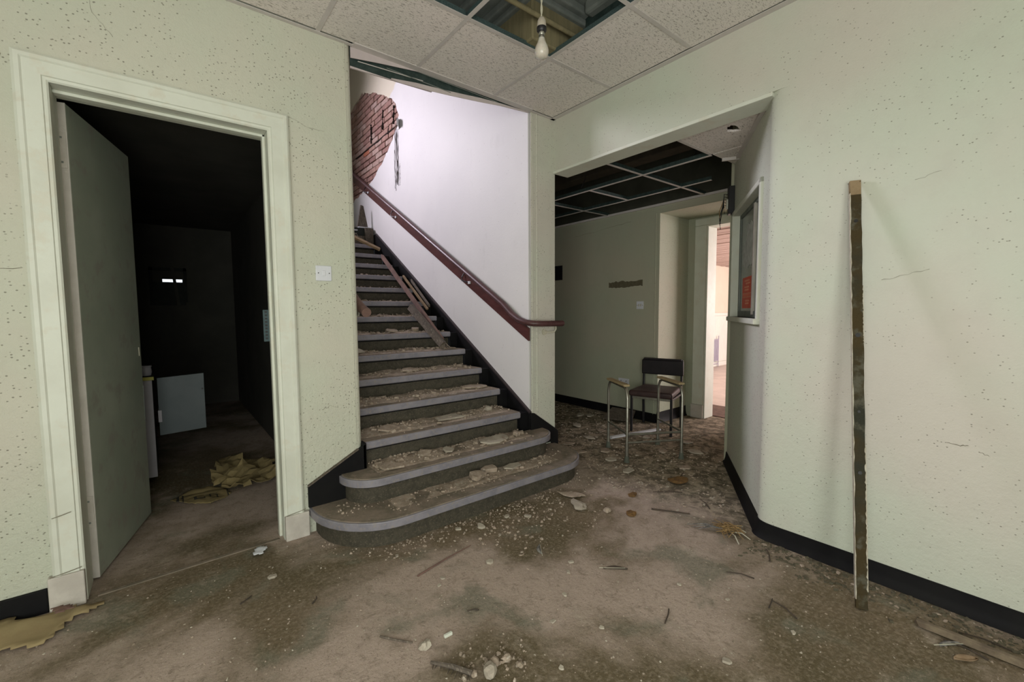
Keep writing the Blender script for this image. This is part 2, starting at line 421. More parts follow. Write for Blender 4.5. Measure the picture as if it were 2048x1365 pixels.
    def build(s, name, mats, parent=None, smooth=False, bevel=0.0, local=False, seg=2, loc=None):
        me = bpy.data.meshes.new(name)
        vs = s.v
        if parent is not None and not local:
            inv = parent['_m'] if False else PM[parent.name].inverted()
            vs = [inv @ Vector(v) for v in vs]
        elif loc is not None:
            vs = [Vector(v) - Vector(loc) for v in vs]
        me.from_pydata([tuple(v) for v in vs], [], s.f)
        bm = bmesh.new(); bm.from_mesh(me)
        bmesh.ops.recalc_face_normals(bm, faces=bm.faces)
        bm.to_mesh(me); bm.free()
        for m in (mats if isinstance(mats, (list, tuple)) else [mats]):
            me.materials.append(m)
        for p, mi in zip(me.polygons, s.m): p.material_index = mi
        if smooth:
            for p in me.polygons: p.use_smooth = True
            try: me.set_sharp_from_angle(angle=math.radians(40))
            except Exception: pass
        o = bpy.data.objects.new(name, me)
        COL.objects.link(o)
        PM[o.name] = Matrix.Identity(4)
        if parent is not None:
            o.parent = parent
            PM[o.name] = PM[parent.name].copy()
        elif loc is not None:
            o.location = loc
            PM[o.name] = Matrix.Translation(loc)
        if bevel:
            b = o.modifiers.new('bevel', 'BEVEL')
            b.width = bevel; b.segments = seg; b.limit_method = 'ANGLE'; b.angle_limit = math.radians(35)
        return o
PM = {}

def thing(name, label=None, cat=None, loc=(0, 0, 0), rotz=0.0, group=None, kind=None):
    o = bpy.data.objects.new(name, None)
    o.empty_display_size = 0.1
    COL.objects.link(o)
    o.location = loc; o.rotation_euler = (0, 0, rotz)
    PM[o.name] = Matrix.Translation(loc) @ Matrix.Rotation(rotz, 4, 'Z')
    return tag(o, label, cat, group, kind)

def tag(o, label=None, cat=None, group=None, kind=None):
    if label: o['label'] = label
    if cat: o['category'] = cat
    if group: o['group'] = group
    if kind: o['kind'] = kind
    return o

def struct(o, label=None, cat=None): return tag(o, label, cat, None, 'structure')

# ================================================================== dimensions
YW, WT = 2.683, 0.16            # door wall front face, thickness
XR = 2.588                      # side wall face
HC = 2.86                       # suspended ceiling
XS, XP = 0.9325, 2.336          # stair opening
PX1 = 2.612                     # pier end
DX0, DX1, DZ = -0.332, 0.473, 2.258
RISE, GO = 0.1556, 0.2742
YJ, HH = 1.03, 2.447            # corridor opening in side wall
SPO = Vector((2.655, 1.040, 0)); SPD = Vector((0.837, 0.547, 0)); SPN = Vector((-0.547, 0.837, 0))
XF = 4.35

# ================================================================== floor
m = MB()
m.add([(-2.2, -2.2, 0), (11.5, -2.2, 0), (11.5, 9, 0), (-2.2, 9, 0), (-2.2, -2.2, -0.1), (11.5, -2.2, -0.1), (11.5, 9, -0.1), (-2.2, 9, -0.1)],
      [(0, 1, 2, 3), (7, 6, 5, 4), (0, 4, 5, 1), (1, 5, 6, 2), (2, 6, 7, 3), (3, 7, 4, 0)])
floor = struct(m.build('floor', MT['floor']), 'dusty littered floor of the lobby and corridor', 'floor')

# ================================================================== door wall (with stair opening)
def rounded_end(x_in, x_end, y0, y1, r, n=6):
    """plan outline of a wall piece whose +x end has a rounded front corner"""
    pts = [(x_in, y1), (x_in, y0)]
    for i in range(n + 1):
        a = -math.pi / 2 + (math.pi / 2) * i / n
        pts.append((x_end - r + math.cos(a) * r, y0 + r + math.sin(a) * r))
    pts.append((x_end, y1))
    return pts
m = MB()
m.box(-1.72, DX0 - 0.03, YW, YW + WT, 0, 3.45)
m.box(DX0 - 0.03, DX1 + 0.03, YW, YW + WT, DZ + 0.03, 3.45)
m.prism(rounded_end(DX1 + 0.03, XS, YW, YW + WT, 0.035), 0, 3.45)
wall_left = struct(m.build('wall_left', MT['wall_l'], smooth=True), 'pale green painted wall around the open doorway', 'wall')
# hairline cracks in the plaster
def crack(parent, pts, wd, axis='y', pl=YW - 0.0012, jit=0.006):
    mm = MB()
    P = []
    for i in range(len(pts) - 1):
        a, b = pts[i], pts[i + 1]
        for k in range(6):
            t = k / 6
            P.append((a[0] + (b[0] - a[0]) * t + random.uniform(-jit, jit) * 0.6, a[1] + (b[1] - a[1]) * t + random.uniform(-jit, jit) * 0.6))
    P.append(pts[-1])
    if axis == 'y': Q = [(p[0], pl, p[1]) for p in P]
    else: Q = [(pl, p[0], p[1]) for p in P]
    mm.tube(Q, [wd * 0.6 * random.uniform(0.3, 1.0) for _ in Q], 4)
    return mm.build('crack', MT['crack'], parent)
crack(wall_left, [(-0.60, 1.47), (-0.45, 1.485)], 0.0022)
crack(wall_left, [(-0.46, 2.33), (-0.50, 2.12), (-0.60, 2.05)], 0.0016)
crack(wall_left, [(-0.16, 2.80), (-0.20, 2.70), (-0.18, 2.60), (-0.12, 2.52)], 0.0014)
crack(wall_left, [(0.575, 2.362), (0.68, 2.33), (0.77, 2.33)], 0.0016)
crack(wall_left, [(0.70, 0.72), (0.75, 0.735), (0.78, 0.72)], 0.002)

# right-hand pier between stair and corridor
m = MB()
pp = [(XP + 0.032, YW + WT), (XP + 0.032, YW + 0.03), (XP, YW + 0.006), (XP, YW)] + [(PX1 - 0.015 + math.cos(a) * 0.015, YW + 0.015 + math.sin(a) * 0.015) for a in [-math.pi / 2 + math.pi / 2 * i / 5 for i in range(6)]] + [(PX1, YW + WT)]
m.prism(pp, 0, 3.45)
wall_pier = struct(m.build('wall_pier', MT['wall_r'], smooth=True), 'narrow painted pier between the staircase and the corridor', 'wall')
for x in (XP + 0.012, XP + 0.062):      # quirk beads of the corner
    mm = MB(); mm.tube([(x, YW - 0.002, 0.46), (x, YW - 0.002, HC)], 0.006, 8)
    mm.build('corner_bead', MT['wall_r'], wall_pier, smooth=True)
mm = MB(); mm.tube([(XS - 0.04, YW - 0.0015, 0.47), (XS - 0.04, YW - 0.0015, HC)], 0.004, 8)
mm.build('corner_bead', MT['wall_l'], wall_left, smooth=True)

# ================================================================== side wall with corridor opening + header
m = MB()
m.box(XR, XR + 0.14, -1.72, YJ - 0.10, 0, 3.45)
m.box(XR, XR + 0.16, YJ - 0.10, YW, HH, 3.45)
# rounded turn into the splayed wall
c0 = Vector((XR, YJ - 0.06, 0)); c1 = SPO.copy()
turn = []
for i in range(9):
    t = i / 8
    p = (1 - t) ** 2 * Vector((XR, YJ - 0.10, 0)) + 2 * t * (1 - t) * Vector((XR, YJ - 0.005, 0)) + t * t * SPO
    turn.append((p.x, p.y))
m.prism([(XR + 0.14, YJ - 0.10)] + turn + [(SPO.x + 0.08, SPO.y - 0.05)], 0, 3.45)
wall_right = struct(m.build('wall_right', MT['wall_r'], smooth=True), 'speckled pale wall with the header over the corridor opening', 'wall')
crack(wall_right, [(0.52, 1.42), (0.44, 1.44), (0.36, 1.46)], 0.0013, 'x', XR - 0.001)
crack(wall_right, [(0.42, 1.85), (0.34, 1.87)], 0.0013, 'x', XR - 0.001)
crack(wall_right, [(0.28, 0.72), (0.24, 0.715), (0.21, 0.72)], 0.003, 'x', XR - 0.001)
crack(wall_right, [(0.18, 0.70), (0.15, 0.69)], 0.003, 'x', XR - 0.001)
# lining bead under the header and up the pier
mm = MB(); mm.box(XR - 0.006, XR + 0.165, YJ - 0.02, YW, HH - 0.022, HH)
struct(mm.build('trim_1', MT['trim'], bevel=0.004), 'cream lining strip under the header of the corridor opening', 'trim')
mm = MB(); mm.box(XR + 0.165, XR + 0.185, YJ + 0.10, YW, HH - 0.012, HH + 0.012)
struct(mm.build('trim_2', MT['tee'], bevel=0.002), 'ceiling edge angle running behind the header', 'trim')

# splayed wall with service hatch
HS0, HS1, HZ0, HZ1 = 0.165, 1.125, 1.235, 2.035
SL, ST = 1.22, 0.13
def sp(s, n, z): 
    v = SPO + SPD * s + SPN * n
    return (v.x, v.y, z)
def spbox(mm, s0, s1, n0, n1, z0, z1, mi=0):
    vs = [sp(s0, n0, z0), sp(s1, n0, z0), sp(s1, n1, z0), sp(s0, n1, z0), sp(s0, n0, z1), sp(s1, n0, z1), sp(s1, n1, z1), sp(s0, n1, z1)]
    mm.add(vs, [(0, 3, 2, 1), (4, 5, 6, 7), (0, 1, 5, 4), (1, 2, 6, 5), (2, 3, 7, 6), (3, 0, 4, 7)], mi)
m = MB()
spbox(m, 0, SL, -ST, 0, 0, HZ0)
spbox(m, 0, SL, -ST, 0, HZ1, 3.0)
spbox(m, 0, HS0, -ST, 0, HZ0, HZ1)
spbox(m, HS1, SL, -ST, 0, HZ0, HZ1)
wall_splay = struct(m.build('wall_splay', MT['wall_r']), 'angled wall at the corridor mouth with a service hatch', 'wall')
win1 = struct(thing('window_1', loc=sp(0.6, 0, HZ0)), 'service hatch with two grimy panes in the angled wall', 'window')
m = MB()
for a in ((HS0 - 0.03, HS0 + 0.005, HZ0 - 0.025, HZ1 + 0.03), (HS1 - 0.005, HS1 + 0.05, HZ0 - 0.025, HZ1 + 0.03)):
    spbox(m, a[0], a[1], -ST, 0.018, a[2], a[3])
spbox(m, HS0 - 0.03, HS1 + 0.05, -ST, 0.018, HZ1 - 0.005, HZ1 + 0.03)
m.build('window_frame', MT['trim'], win1, bevel=0.006)
m = MB(); spbox(m, HS0 - 0.035, HS1 + 0.06, -ST, 0.035, HZ0 - 0.035, HZ0)
m.build('window_sill', MT['trim'], win1, bevel=0.006)
m = MB()
spbox(m, HS0 + 0.005, HS1 - 0.005, -0.075, -0.038, HZ0, HZ0 + 0.045)
spbox(m, HS0 + 0.005, HS1 - 0.005, -0.075, -0.038, HZ1 - 0.035, HZ1 - 0.005)
spbox(m, HS0 + 0.005, HS0 + 0.030, -0.075, -0.038, HZ0 + 0.045, HZ1 - 0.035)
spbox(m, HS1 - 0.045, HS1 - 0.005, -0.075, -0.038, HZ0 + 0.045, HZ1 - 0.035)
m.build('sash', MT['cornice'], win1, bevel=0.003)
m = MB(); spbox(m, 0.525, 0.565, -0.062, -0.030, HZ0 + 0.02, HZ1 - 0.03)
m.build('mullion', MT['plinth'], win1, bevel=0.003)
for s0, s1 in ((HS0 + 0.025, 0.53), (0.56, HS1 - 0.04)):
    m = MB(); spbox(m, s0, s1, -0.052, -0.046, HZ0 + 0.04, HZ1 - 0.03)
    m.build('pane', MT['glass_dirty'], win1)
# torn pale paper still stuck on the pane
m = MB()
pl = [(0.62, 1.62), (0.68, 1.60), (0.74, 1.615), (0.80, 1.59), (0.90, 1.61), (0.985, 1.64), (0.98, 1.72), (0.94, 1.79), (0.88, 1.80), (0.84, 1.83), (0.86, 1.88), (0.82, 1.92), (0.76, 1.90), (0.70, 1.92), (0.63, 1.89)]
vs = [sp(a, -0.0455, b) for a, b in pl] + [sp(a, -0.0435, b) for a, b in pl]
k = len(pl)
m.add(vs, [tuple(range(k)), tuple(range(2 * k - 1, k - 1, -1))] + [(i, (i + 1) % k, k + (i + 1) % k, k + i) for i in range(k)])
tag(m.build('paper_remnant', MT['paper'], win1), 'torn pale paper stuck on the pane')
# red notice on the pane
st = tag(thing('warning_sticker', loc=sp(0.78, -0.046, 1.30)), 'red notice sticker on the pane of the service hatch', 'sticker')
S0, S1 = 0.595, 0.965
m = MB(); spbox(m, S0, S1, -0.0458, -0.0435, 1.300, 1.528)
m.build('sticker_sheet', MT['red'], st)
m = MB()
for z, a, b in ((1.502, 0.70, 0.88), (1.482, 0.68, 0.84), (1.455, 0.72, 0.88), (1.435, 0.73, 0.87), (1.355, 0.70, 0.84), (1.336, 0.72, 0.85)):
    x = a
    while x < b:
        wd = random.uniform(0.012, 0.026)
        spbox(m, x, min(x + wd, b), -0.0435, -0.0428, z - 0.006, z + 0.006)
        x += wd + 0.006
spbox(m, S0 + 0.02, S1 - 0.02, -0.0435, -0.0428, 1.378, 1.412)
m.build('printed_lines', MT['sticker_text'], st)
m = MB()
for i in range(9): spbox(m, S0 + 0.035 + i * 0.035, S0 + 0.035 + i * 0.035 + 0.02, -0.0428, -0.0422, 1.384, 1.406)
m.build('printed_band', MT['red'], st)

# dark office behind the hatch + remaining shells
m = MB()
m.box(XR + 0.14, 4.95, -0.60, -0.50, 0, 3.4)
m.box(4.85, 5.10, -0.6, 1.72, 0, 3.4)
struct(m.build('wall_office', MT['shell']), 'plain office walls behind the service hatch', 'wall')
m = MB(); m.box(XR + 0.14, 4.95, -0.6, 1.05, 2.60, 2.66)
struct(m.build('ceiling_office', MT['shell']), 'plain ceiling of the office behind the hatch', 'ceiling')

# ================================================================== corridor
m = MB()
m.box(XF, XF + 0.6, 2.82, 7.2, 0, 2.37)
m.box(XF, XF + 0.75, 1.70, 7.2, 2.37, 2.46)
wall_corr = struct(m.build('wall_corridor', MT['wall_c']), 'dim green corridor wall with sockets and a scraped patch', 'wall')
crack(wall_corr, [(4.1, 2.27), (3.6, 2.30), (3.2, 2.33)], 0.004, 'x', XF - 0.001, 0.012)
mm = MB(); mm.tube([(XF - 0.001, 2.865, 0.05), (XF - 0.001, 2.865, 2.37)], 0.006, 8)
mm.build('corner_bead', MT['wall_c'], wall_corr, smooth=True)
m = MB()
m.box(XF + 0.001, 4.95, 2.815, 2.82, 0, 2.37)
m.box(XF + 0.002, 4.95, 1.72, 2.815, 2.362, 2.369)
struct(m.build('wall_recess', MT['wall_pink']), 'warm lit return wall and soffit of the doorway recess', 'wall')
m = MB()
m.box(4.95, 5.10, 2.60, 2.83, 0, 2.40)
m.box(4.95, 5.10, 1.70, 2.60, 2.275, 2.40)
m.box(3.66, 5.10, 1.60, 1.72, 0, 2.98)
struct(m.build('wall_doorway', MT['wall_c']), 'wall around the far bright doorway', 'wall')
# doorway frame
d2 = struct(thing('door_2', loc=(4.95, 2.2, 0)), 'painted frame of the doorway to the bright hall', 'door frame')
m = MB(); m.box(4.925, 4.955, 2.585, 2.72, 0.16, 2.264)
m.build('architrave', MT['trim'], d2, bevel=0.006)
m = MB(); m.box(4.925, 4.955, 1.72, 2.72, 2.265, 2.345)
m.build('architrave', MT['trim'], d2, bevel=0.006)
m = MB(); m.box(4.918, 4.955, 2.58, 2.73, 0, 0.16)
m.build('plinth_block', MT['plinth'], d2, bevel=0.004)
m = MB(); m.box(4.94, 5.14, 2.565, 2.60, 0, 2.249)
m.build('jamb', MT['trim'], d2, bevel=0.004)
m = MB(); m.box(4.94, 5.14, 1.72, 2.60, 2.25, 2.28)
m.build('jamb', MT['trim'], d2, bevel=0.004)
m = MB()
m.box(XF, XF + 0.75, 1.70, 7.2, 2.46, 2.98)
m.box(PX1 , XF + 0.7, 7.0, 7.1, 0, 3.0)
m.box(PX1, PX1 + 0.004, 2.85, 7.0, 2.46, 2.98)
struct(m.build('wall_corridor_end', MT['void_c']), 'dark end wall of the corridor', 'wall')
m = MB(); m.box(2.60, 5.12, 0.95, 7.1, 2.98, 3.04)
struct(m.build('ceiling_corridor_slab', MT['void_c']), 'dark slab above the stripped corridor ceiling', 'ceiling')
# stripped grid
cg = struct(thing('ceiling_corridor', loc=(3.27, 2.3, 2.45)), 'stripped suspended ceiling grid over the corridor', 'ceiling')
def tee(parent, a, b, wd=0.024, hgt=0.034, mats=None, up=(0, 0, 1)):
    mm = MB()
    a = Vector(a); b = Vector(b)
    mm.bar(a, b, wd, 0.003, up, 0)
    mm.bar(a + Vector((0, 0, hgt / 2 + 0.0015)), b + Vector((0, 0, hgt / 2 + 0.0015)), 0.004, hgt, up, 1)
    return mm.build('grid_tee', mats or [MT['tee'], MT['teal']], parent)
gm = [MT['tee_dim'], MT['steel_dark']]
ZC = 2.452
for y, xa, xb in ((1.69, XR + 0.16, 3.26), (2.30, XR + 0.16, XF), (2.905, 3.27, 3.885), (3.53, 3.27, XF), (4.15, XR + 0.16, 3.885)):
    tee(cg, (xa, y, ZC), (xb, y, ZC), mats=gm)
for x, ya, yb in ((3.272, 1.69, 6.9), (3.882, 2.0, 6.9)):
    tee(cg, (x, ya, ZC - 0.004), (x, yb, ZC - 0.004), mats=gm)
m = MB(); m.box(XF - 0.02, XF, 1.7, 7, ZC - 0.012, ZC + 0.012)
m.build('edge_angle', MT['tee_dim'], cg)
# remaining tile with a ragged hole, cut along the splay
def ragged(cx, cy, rx, ry, n=16, j=0.35):
    return [(cx + math.cos(2 * math.pi * i / n) * rx * random.uniform(1 - j, 1 + j), cy + math.sin(2 * math.pi * i / n) * ry * random.uniform(1 - j, 1 + j)) for i in range(n)]
def plate_with_hole(outer, hole, lo, hi, axis='z'):
    mm = MB()
    def P(a, b, h): return {'z': (a, b, h), 'x': (h, a, b), 'y': (a, h, b)}[axis]
    allp = list(outer) + list(hole)
    n, no = len(allp), len(outer)
    tr = tessellate_polygon([[Vector((a, b, 0)) for a, b in outer], [Vector((a, b, 0)) for a, b in hole]])
    vs = [P(a, b, lo) for a, b in allp] + [P(a, b, hi) for a, b in allp]
    fs = []
    for t in tr:
        fs.append(tuple(t)); fs.append(tuple(i + n for i in reversed(t)))
    for st_, k in ((0, no), (no, len(hole))):
        for i in range(k):
            a, b = st_ + i, st_ + (i + 1) % k
            fs.append((a, b, b + n, a + n))
    mm.add(vs, fs)
    return mm
tl = plate_with_hole([(2.76, 1.12), (3.262, 1.445), (3.262, 1.685), (2.76, 1.685)], ragged(2.94, 1.37, 0.066, 0.036), ZC + 0.002, ZC + 0.016)
tag(tl.build('ceiling_tile', MT['tile_c'], cg), 'cut tile with a ragged hole')
m = MB(); m.prism([(3.28, 1.455), (3.62, 1.66), (3.62, 1.685), (3.28, 1.685)], ZC + 0.002, ZC + 0.016)
m.build('ceiling_tile', MT['tile_c'], cg)
m = MB()
spbox(m, 0.10, 0.98, 0.0, 0.024, ZC - 0.016, ZC + 0.004); spbox(m, 0.98, 1.0, 0.0, 0.12, ZC - 0.02, ZC + 0.01)
m.build('edge_angle', MT['tee'], cg)
# beams and loose wiring in the void
for x0, x1, z0 in ((3.0, 3.16, 2.80), (3.75, 3.92, 2.78)):
    m = MB(); m.box(x0, x1, 1.75, 6.9, z0, 2.98)
    tag(m.build('ceiling_beam', MT['void_b'], bevel=0.008, loc=(x0, 1.75, z0)), 'dark beam in the void above the corridor grid', 'beam', 'beams above the corridor grid')
for i, (x, y, l) in enumerate(((2.95, 2.75, 0.16), (3.55, 3.2, 0.20), (3.1, 3.45, 0.14), (3.70, 2.05, 0.22))):
    m = MB(); m.tube([(x, y, 2.79), (x + 0.02, y + 0.01, 2.79 - l * 0.5), (x - 0.03, y + 0.03, 2.79 - l)], 0.004, 6)
    tag(m.build('loose_wire', MT['cable'], loc=(x, y, 2.79)), 'short loose wire dangling from the corridor void', 'wire', 'wires in the corridor void')

# corridor fittings
def plate(parent, y0, y1, z0, z1, x=XF, th=0.008):
    mm = MB(); mm.box(x - th, x, y0, y1, z0, z1)
    return mm.build('face_plate', MT['white'], parent, bevel=0.003)
s1 = tag(thing('wall_socket', loc=(XF, 3.275, 0.38)), 'white double wall socket low on the corridor wall behind the chair', 'socket')
plate(s1, 3.20, 3.355, 0.38, 0.462)
for yc in (3.24, 3.315):
    m = MB()
    m.box(XF - 0.010, XF - 0.008, yc - 0.004, yc + 0.004, 0.425, 0.438)
    m.box(XF - 0.010, XF - 0.008, yc - 0.016, yc - 0.008, 0.405, 0.412); m.box(XF - 0.010, XF - 0.008, yc + 0.008, yc + 0.016, 0.405, 0.412)
    m.build('pin_holes', MT['screw'], s1)
for yc in (3.262, 3.293):
    m = MB(); m.box(XF - 0.012, XF - 0.008, yc - 0.006, yc + 0.006, 0.436, 0.452)
    m.build('rocker', MT['white'], s1, bevel=0.002)
s2 = tag(thing('light_switch', loc=(XF, 3.06, 1.30)), 'white double light switch on the dim corridor wall', 'light switch')
plate(s2, 3.012, 3.106, 1.303, 1.393)
for yc in (3.046, 3.072):
    m = MB(); m.box(XF - 0.013, XF - 0.008, yc - 0.007, yc + 0.007, 1.335, 1.362)
    m.build('rocker', MT['cream'], s2, bevel=0.002)
for yc in (3.025, 3.094):
    m = MB(); m.box(XF - 0.0105, XF - 0.008, yc - 0.003, yc + 0.003, 1.345, 1.351)
    m.build('screw', MT['screw'], s2)
m = MB()
pts = []
for i in range(19):
    pts.append((3.03 + i * 0.0272, 1.635 + random.uniform(-0.008, 0.012)))
for i in range(19):
    pts.append((3.52 - i * 0.0272, 1.572 + random.uniform(-0.012, 0.010)))
m.prism(pts, XF - 0.0022, XF - 0.0002, 'x')
tag(m.build('glue_patch', MT['patch'], wall_corr), 'scraped dull patch of old glue')
m = MB(); m.box(XF - 0.012, XF, 4.33, 4.55, 1.715, 1.915)
n1 = tag(m.build('notice_plate', MT['frame_dark'], loc=(XF, 4.44, 1.715), bevel=0.002), 'small dark square plate on the dim corridor wall', 'plate')
# broken alarm box with dangling wires at the end of the angled wall
jb = tag(thing('alarm_box', loc=sp(1.19, 0.02, 2.06)), 'broken black box with dangling wires at the corner of the angled wall', 'junction box')
m = MB(); spbox(m, 1.14, 1.22, 0.0, 0.045, 2.06, 2.28)
m.build('box_body', MT['frame_dark'], jb, bevel=0.004)
m = MB(); spbox(m, 1.155, 1.175, 0.045, 0.060, 2.10, 2.18)
m.build('terminal', MT['chrome'], jb, bevel=0.002)
for k in range(5):
    m = MB()
    p0 = Vector(sp(1.18 + 0.01 * k, 0.05, 2.22 - 0.02 * k)); p3 = p0 + Vector((0.03 * math.sin(k * 2.1), 0.025 + 0.008 * k, -0.10 - 0.02 * k))
    m.tube([p0, p0 + Vector((0.01, 0.03, 0.012)), p3 + Vector((0.01, 0.012, 0.05)), p3], 0.0035, 6)
    m.build('wire', MT['straw'] if k == 2 else MT['cable'], jb, smooth=True)

# ================================================================== bright far hall
m = MB()
m.box(5.10, 11.3, 4.85, 4.95, 0, 2.6)
struct(m.build('wall_hall', MT['far_wall']), 'cream end wall of the bright hall', 'wall')
m = MB()
m.box(5.02, 5.12, 2.83, 4.95, 0, 2.6)
m.box(5.02, 5.12, -0.6, 1.70, 0, 2.6)
m.box(11.2, 11.3, 0, 4.95, 0, 2.6)
struct(m.build('wall_hall_side', MT['far_wall']), 'side walls of the bright hall', 'wall')
m = MB()
m.box(5.1, 11.3, 0.25, 0.35, 0, 0.55); m.box(5.1, 11.3, 0.25, 0.35, 2.2, 2.6)
m.box(5.1, 6.5, 0.25, 0.35, 0.55, 2.2); m.box(9.9, 11.3, 0.25, 0.35, 0.55, 2.2)
struct(m.build('wall_hall_window', MT['far_wall']), 'window wall of the bright hall', 'wall')
m = MB(); m.box(5.1, 11.3, 0.2, 4.95, 2.30, 2.36)
ch = struct(m.build('ceiling_hall', MT['far_ceil']), 'boarded pinkish ceiling of the bright hall', 'ceiling')
x = 5.14
while x < 11.1:
    m = MB(); m.box(x, x + 0.108, 0.36, 4.84, 2.265 + random.uniform(0, 0.012), 2.30)
    m.build('board', MT['far_ceil'], ch)
    x += 0.125
m = MB(); m.box(5.75, 11.2, 0.35, 4.85, 0.0, 0.006)
struct(m.build('floor_hall', MT['far_floor']), 'pale floor of the bright hall', 'floor')
m = MB(); m.box(5.15, 5.75, 1.74, 2.95, 0.0, 0.008)
tag(m.build('carpet_strip', MT['carpet'], loc=(5.4, 2.3, 0)), 'brown carpet strip just inside the bright doorway', 'carpet')
wn = struct(thing('trim_3', loc=(9.8, 4.84, 0)), 'white boarded wainscot on the end wall of the bright hall', 'wainscot')
x = 8.4
while x < 11.15:
    m = MB(); m.box(x, x + 0.075, 4.825, 4.852, 0.10, 1.15)
    m.build('board', MT['far_white'], wn, bevel=0.006, seg=1)
    x += 0.083
m = MB(); m.box(8.4, 11.2, 4.80, 4.86, 1.15, 1.215); m.build('dado_rail', MT['far_white'], wn, bevel=0.006)
m = MB(); m.box(8.4, 11.2, 4.805, 4.86, 0.0, 0.10); m.build('skirting', MT['far_white'], wn, bevel=0.006)
rd = tag(thing('radiator', loc=(9.45, 4.75, 0)), 'lilac grey panel radiator against the white wainscot', 'radiator')
m = MB(); m.box(9.05, 9.745, 4.755, 4.785, 0.13, 0.63); rpan = m.build('panel', MT['radiator'], rd, bevel=0.006)
x = 9.07
while x < 9.73:
    m = MB(); m.tube([(x, 4.752, 0.15), (x, 4.752, 0.61)], 0.011, 6); m.build('flute', MT['radiator'], rpan, smooth=True)
    x += 0.042
m = MB(); m.tube([(9.755, 4.77, 0.005), (9.755, 4.77, 0.70)], 0.010, 8); m.build('pipe', MT['radiator'], rd, smooth=True)
m = MB(); m.tube([(9.2, 4.77, 0.07), (9.755, 4.77, 0.07)], 0.009, 8); m.build('pipe', MT['radiator'], rd, smooth=True)

# ================================================================== stairwell shell
def inpoly(p, poly):
    x, y = p; r = False; n = len(poly)
    for i in range(n):
        x1, y1 = poly[i]; x2, y2 = poly[(i + 1) % n]
        if (y1 > y) != (y2 > y) and x < (x2 - x1) * (y - y1) / (y2 - y1) + x1: r = not r
    return r
hole0 = [(6.92, 2.93), (6.92, 4.28), (6.60, 4.33), (6.30, 4.37), (6.10, 4.31), (5.85, 4.20), (5.60, 4.10), (5.40, 3.99), (5.21, 3.85), (5.12, 3.68), (5.16, 3.55),
         (5.30, 3.44), (5.42, 3.38), (5.55, 3.30), (5.73, 3.22), (5.95, 3.13), (6.20, 3.05), (6.45, 3.01), (6.68, 2.98)]
hole = []
for i, (a, b) in enumerate(hole0):
    a2, b2 = hole0[(i + 1) % len(hole0)]
    for k in range(4):
        t = k / 4
        j = 0 if (i == 0) else 0.014
        hole.append((a + (a2 - a) * t + random.uniform(-j, j), b + (b2 - b) * t + random.uniform(-j, j)))
m = MB(); m.box(XP + 0.03, PX1, YW + WT, 7.1, 0, 5.3)
wall_stair = struct(m.build('wall_stair', MT['mortar']), 'white plastered stair wall with a patch of bare brick', 'wall')
pw = plate_with_hole([(YW + 0.032, 0.0), (7.1, 0.0), (7.1, 5.3), (YW + 0.032, 5.3)], hole, XP, XP + 0.032, 'x')
pl_o = tag(pw.build('plaster_layer', MT['stairwall'], wall_stair), 'white plaster skim')
BW, BH, MJ = 0.215, 0.065, 0.011
bm_me = {}
for vi in range(6):
    mm = MB(); j = 0.006
    vs = []
    for x in (0, 1):
        for a, b in ((0, 0), (1, 0), (1, 1), (0, 1)):
            vs.append((0.024 if x else random.uniform(-0.003, 0.003), a * BW + random.uniform(-j, j) * 0.7, b * BH + random.uniform(-j, j) * 0.6))
    mm.add(vs, [(0, 3, 2, 1), (4, 5, 6, 7), (0, 1, 5, 4), (1, 2, 6, 5), (2, 3, 7, 6), (3, 0, 4, 7)])
    bm_me[vi] = mm
nb = 0
rows = int(1.5 / (BH + MJ))
brick_meshes = {}
for rI in range(rows + 1):
    z = 2.90 + rI * (BH + MJ)
    off = (rI % 2) * (BW + MJ) / 2
    for cI in range(-1, 9):
        y = 5.0 + off + cI * (BW + MJ)
        cs = [(y + a * BW, z + b * BH) for a in (0, 0.5, 1) for b in (0, 0.5, 1)]
        if not any(inpoly(c, hole) for c in cs): continue
        if y + BW > 7.08: continue
        vi = random.randrange(6)
        mi = random.choices((0, 1, 2), (5, 3, 2))[0]
        if abs(y - 6.1) < 0.12 and abs(z - 3.5) < 0.04: mi = 3
        key = (vi, mi)
        if key not in brick_meshes:
            o = bm_me[vi].build('brick', MT['brick'][mi], None, bevel=0.004, seg=1)
            brick_meshes[key] = o.data
        else:
            o = bpy.data.objects.new('brick', brick_meshes[key]); COL.objects.link(o)
            b = o.modifiers.new('bevel', 'BEVEL'); b.width = 0.004; b.segments = 1; b.limit_method = 'ANGLE'
        o.parent = wall_stair
        o.location = (XP + 0.010 + random.uniform(-0.004, 0.003), y, z)
        nb += 1
# open mortar joints
def slot(ya, za, yb, zb, wd):
    mm = MB(); n = 8; P = []
    for i in range(n + 1):
        t = i / n; P.append((XP + 0.006, ya + (yb - ya) * t + random.uniform(-0.006, 0.006), za + (zb - za) * t + random.uniform(-0.006, 0.006)))
    mm.tube(P, [wd * random.uniform(0.5, 1) for _ in P], 6, sx=1, sy=1)
    mm.build('open_joint', MT['stain'], wall_stair)
slot(6.65, 3.565, 5.25, 3.57, 0.012)
slot(6.02, 3.60, 6.0, 3.84, 0.022); slot(5.62, 3.66, 5.60, 3.90, 0.018); slot(5.28, 3.62, 5.25, 3.83, 0.022)
slot(5.45, 3.56, 5.43, 3.64, 0.014)
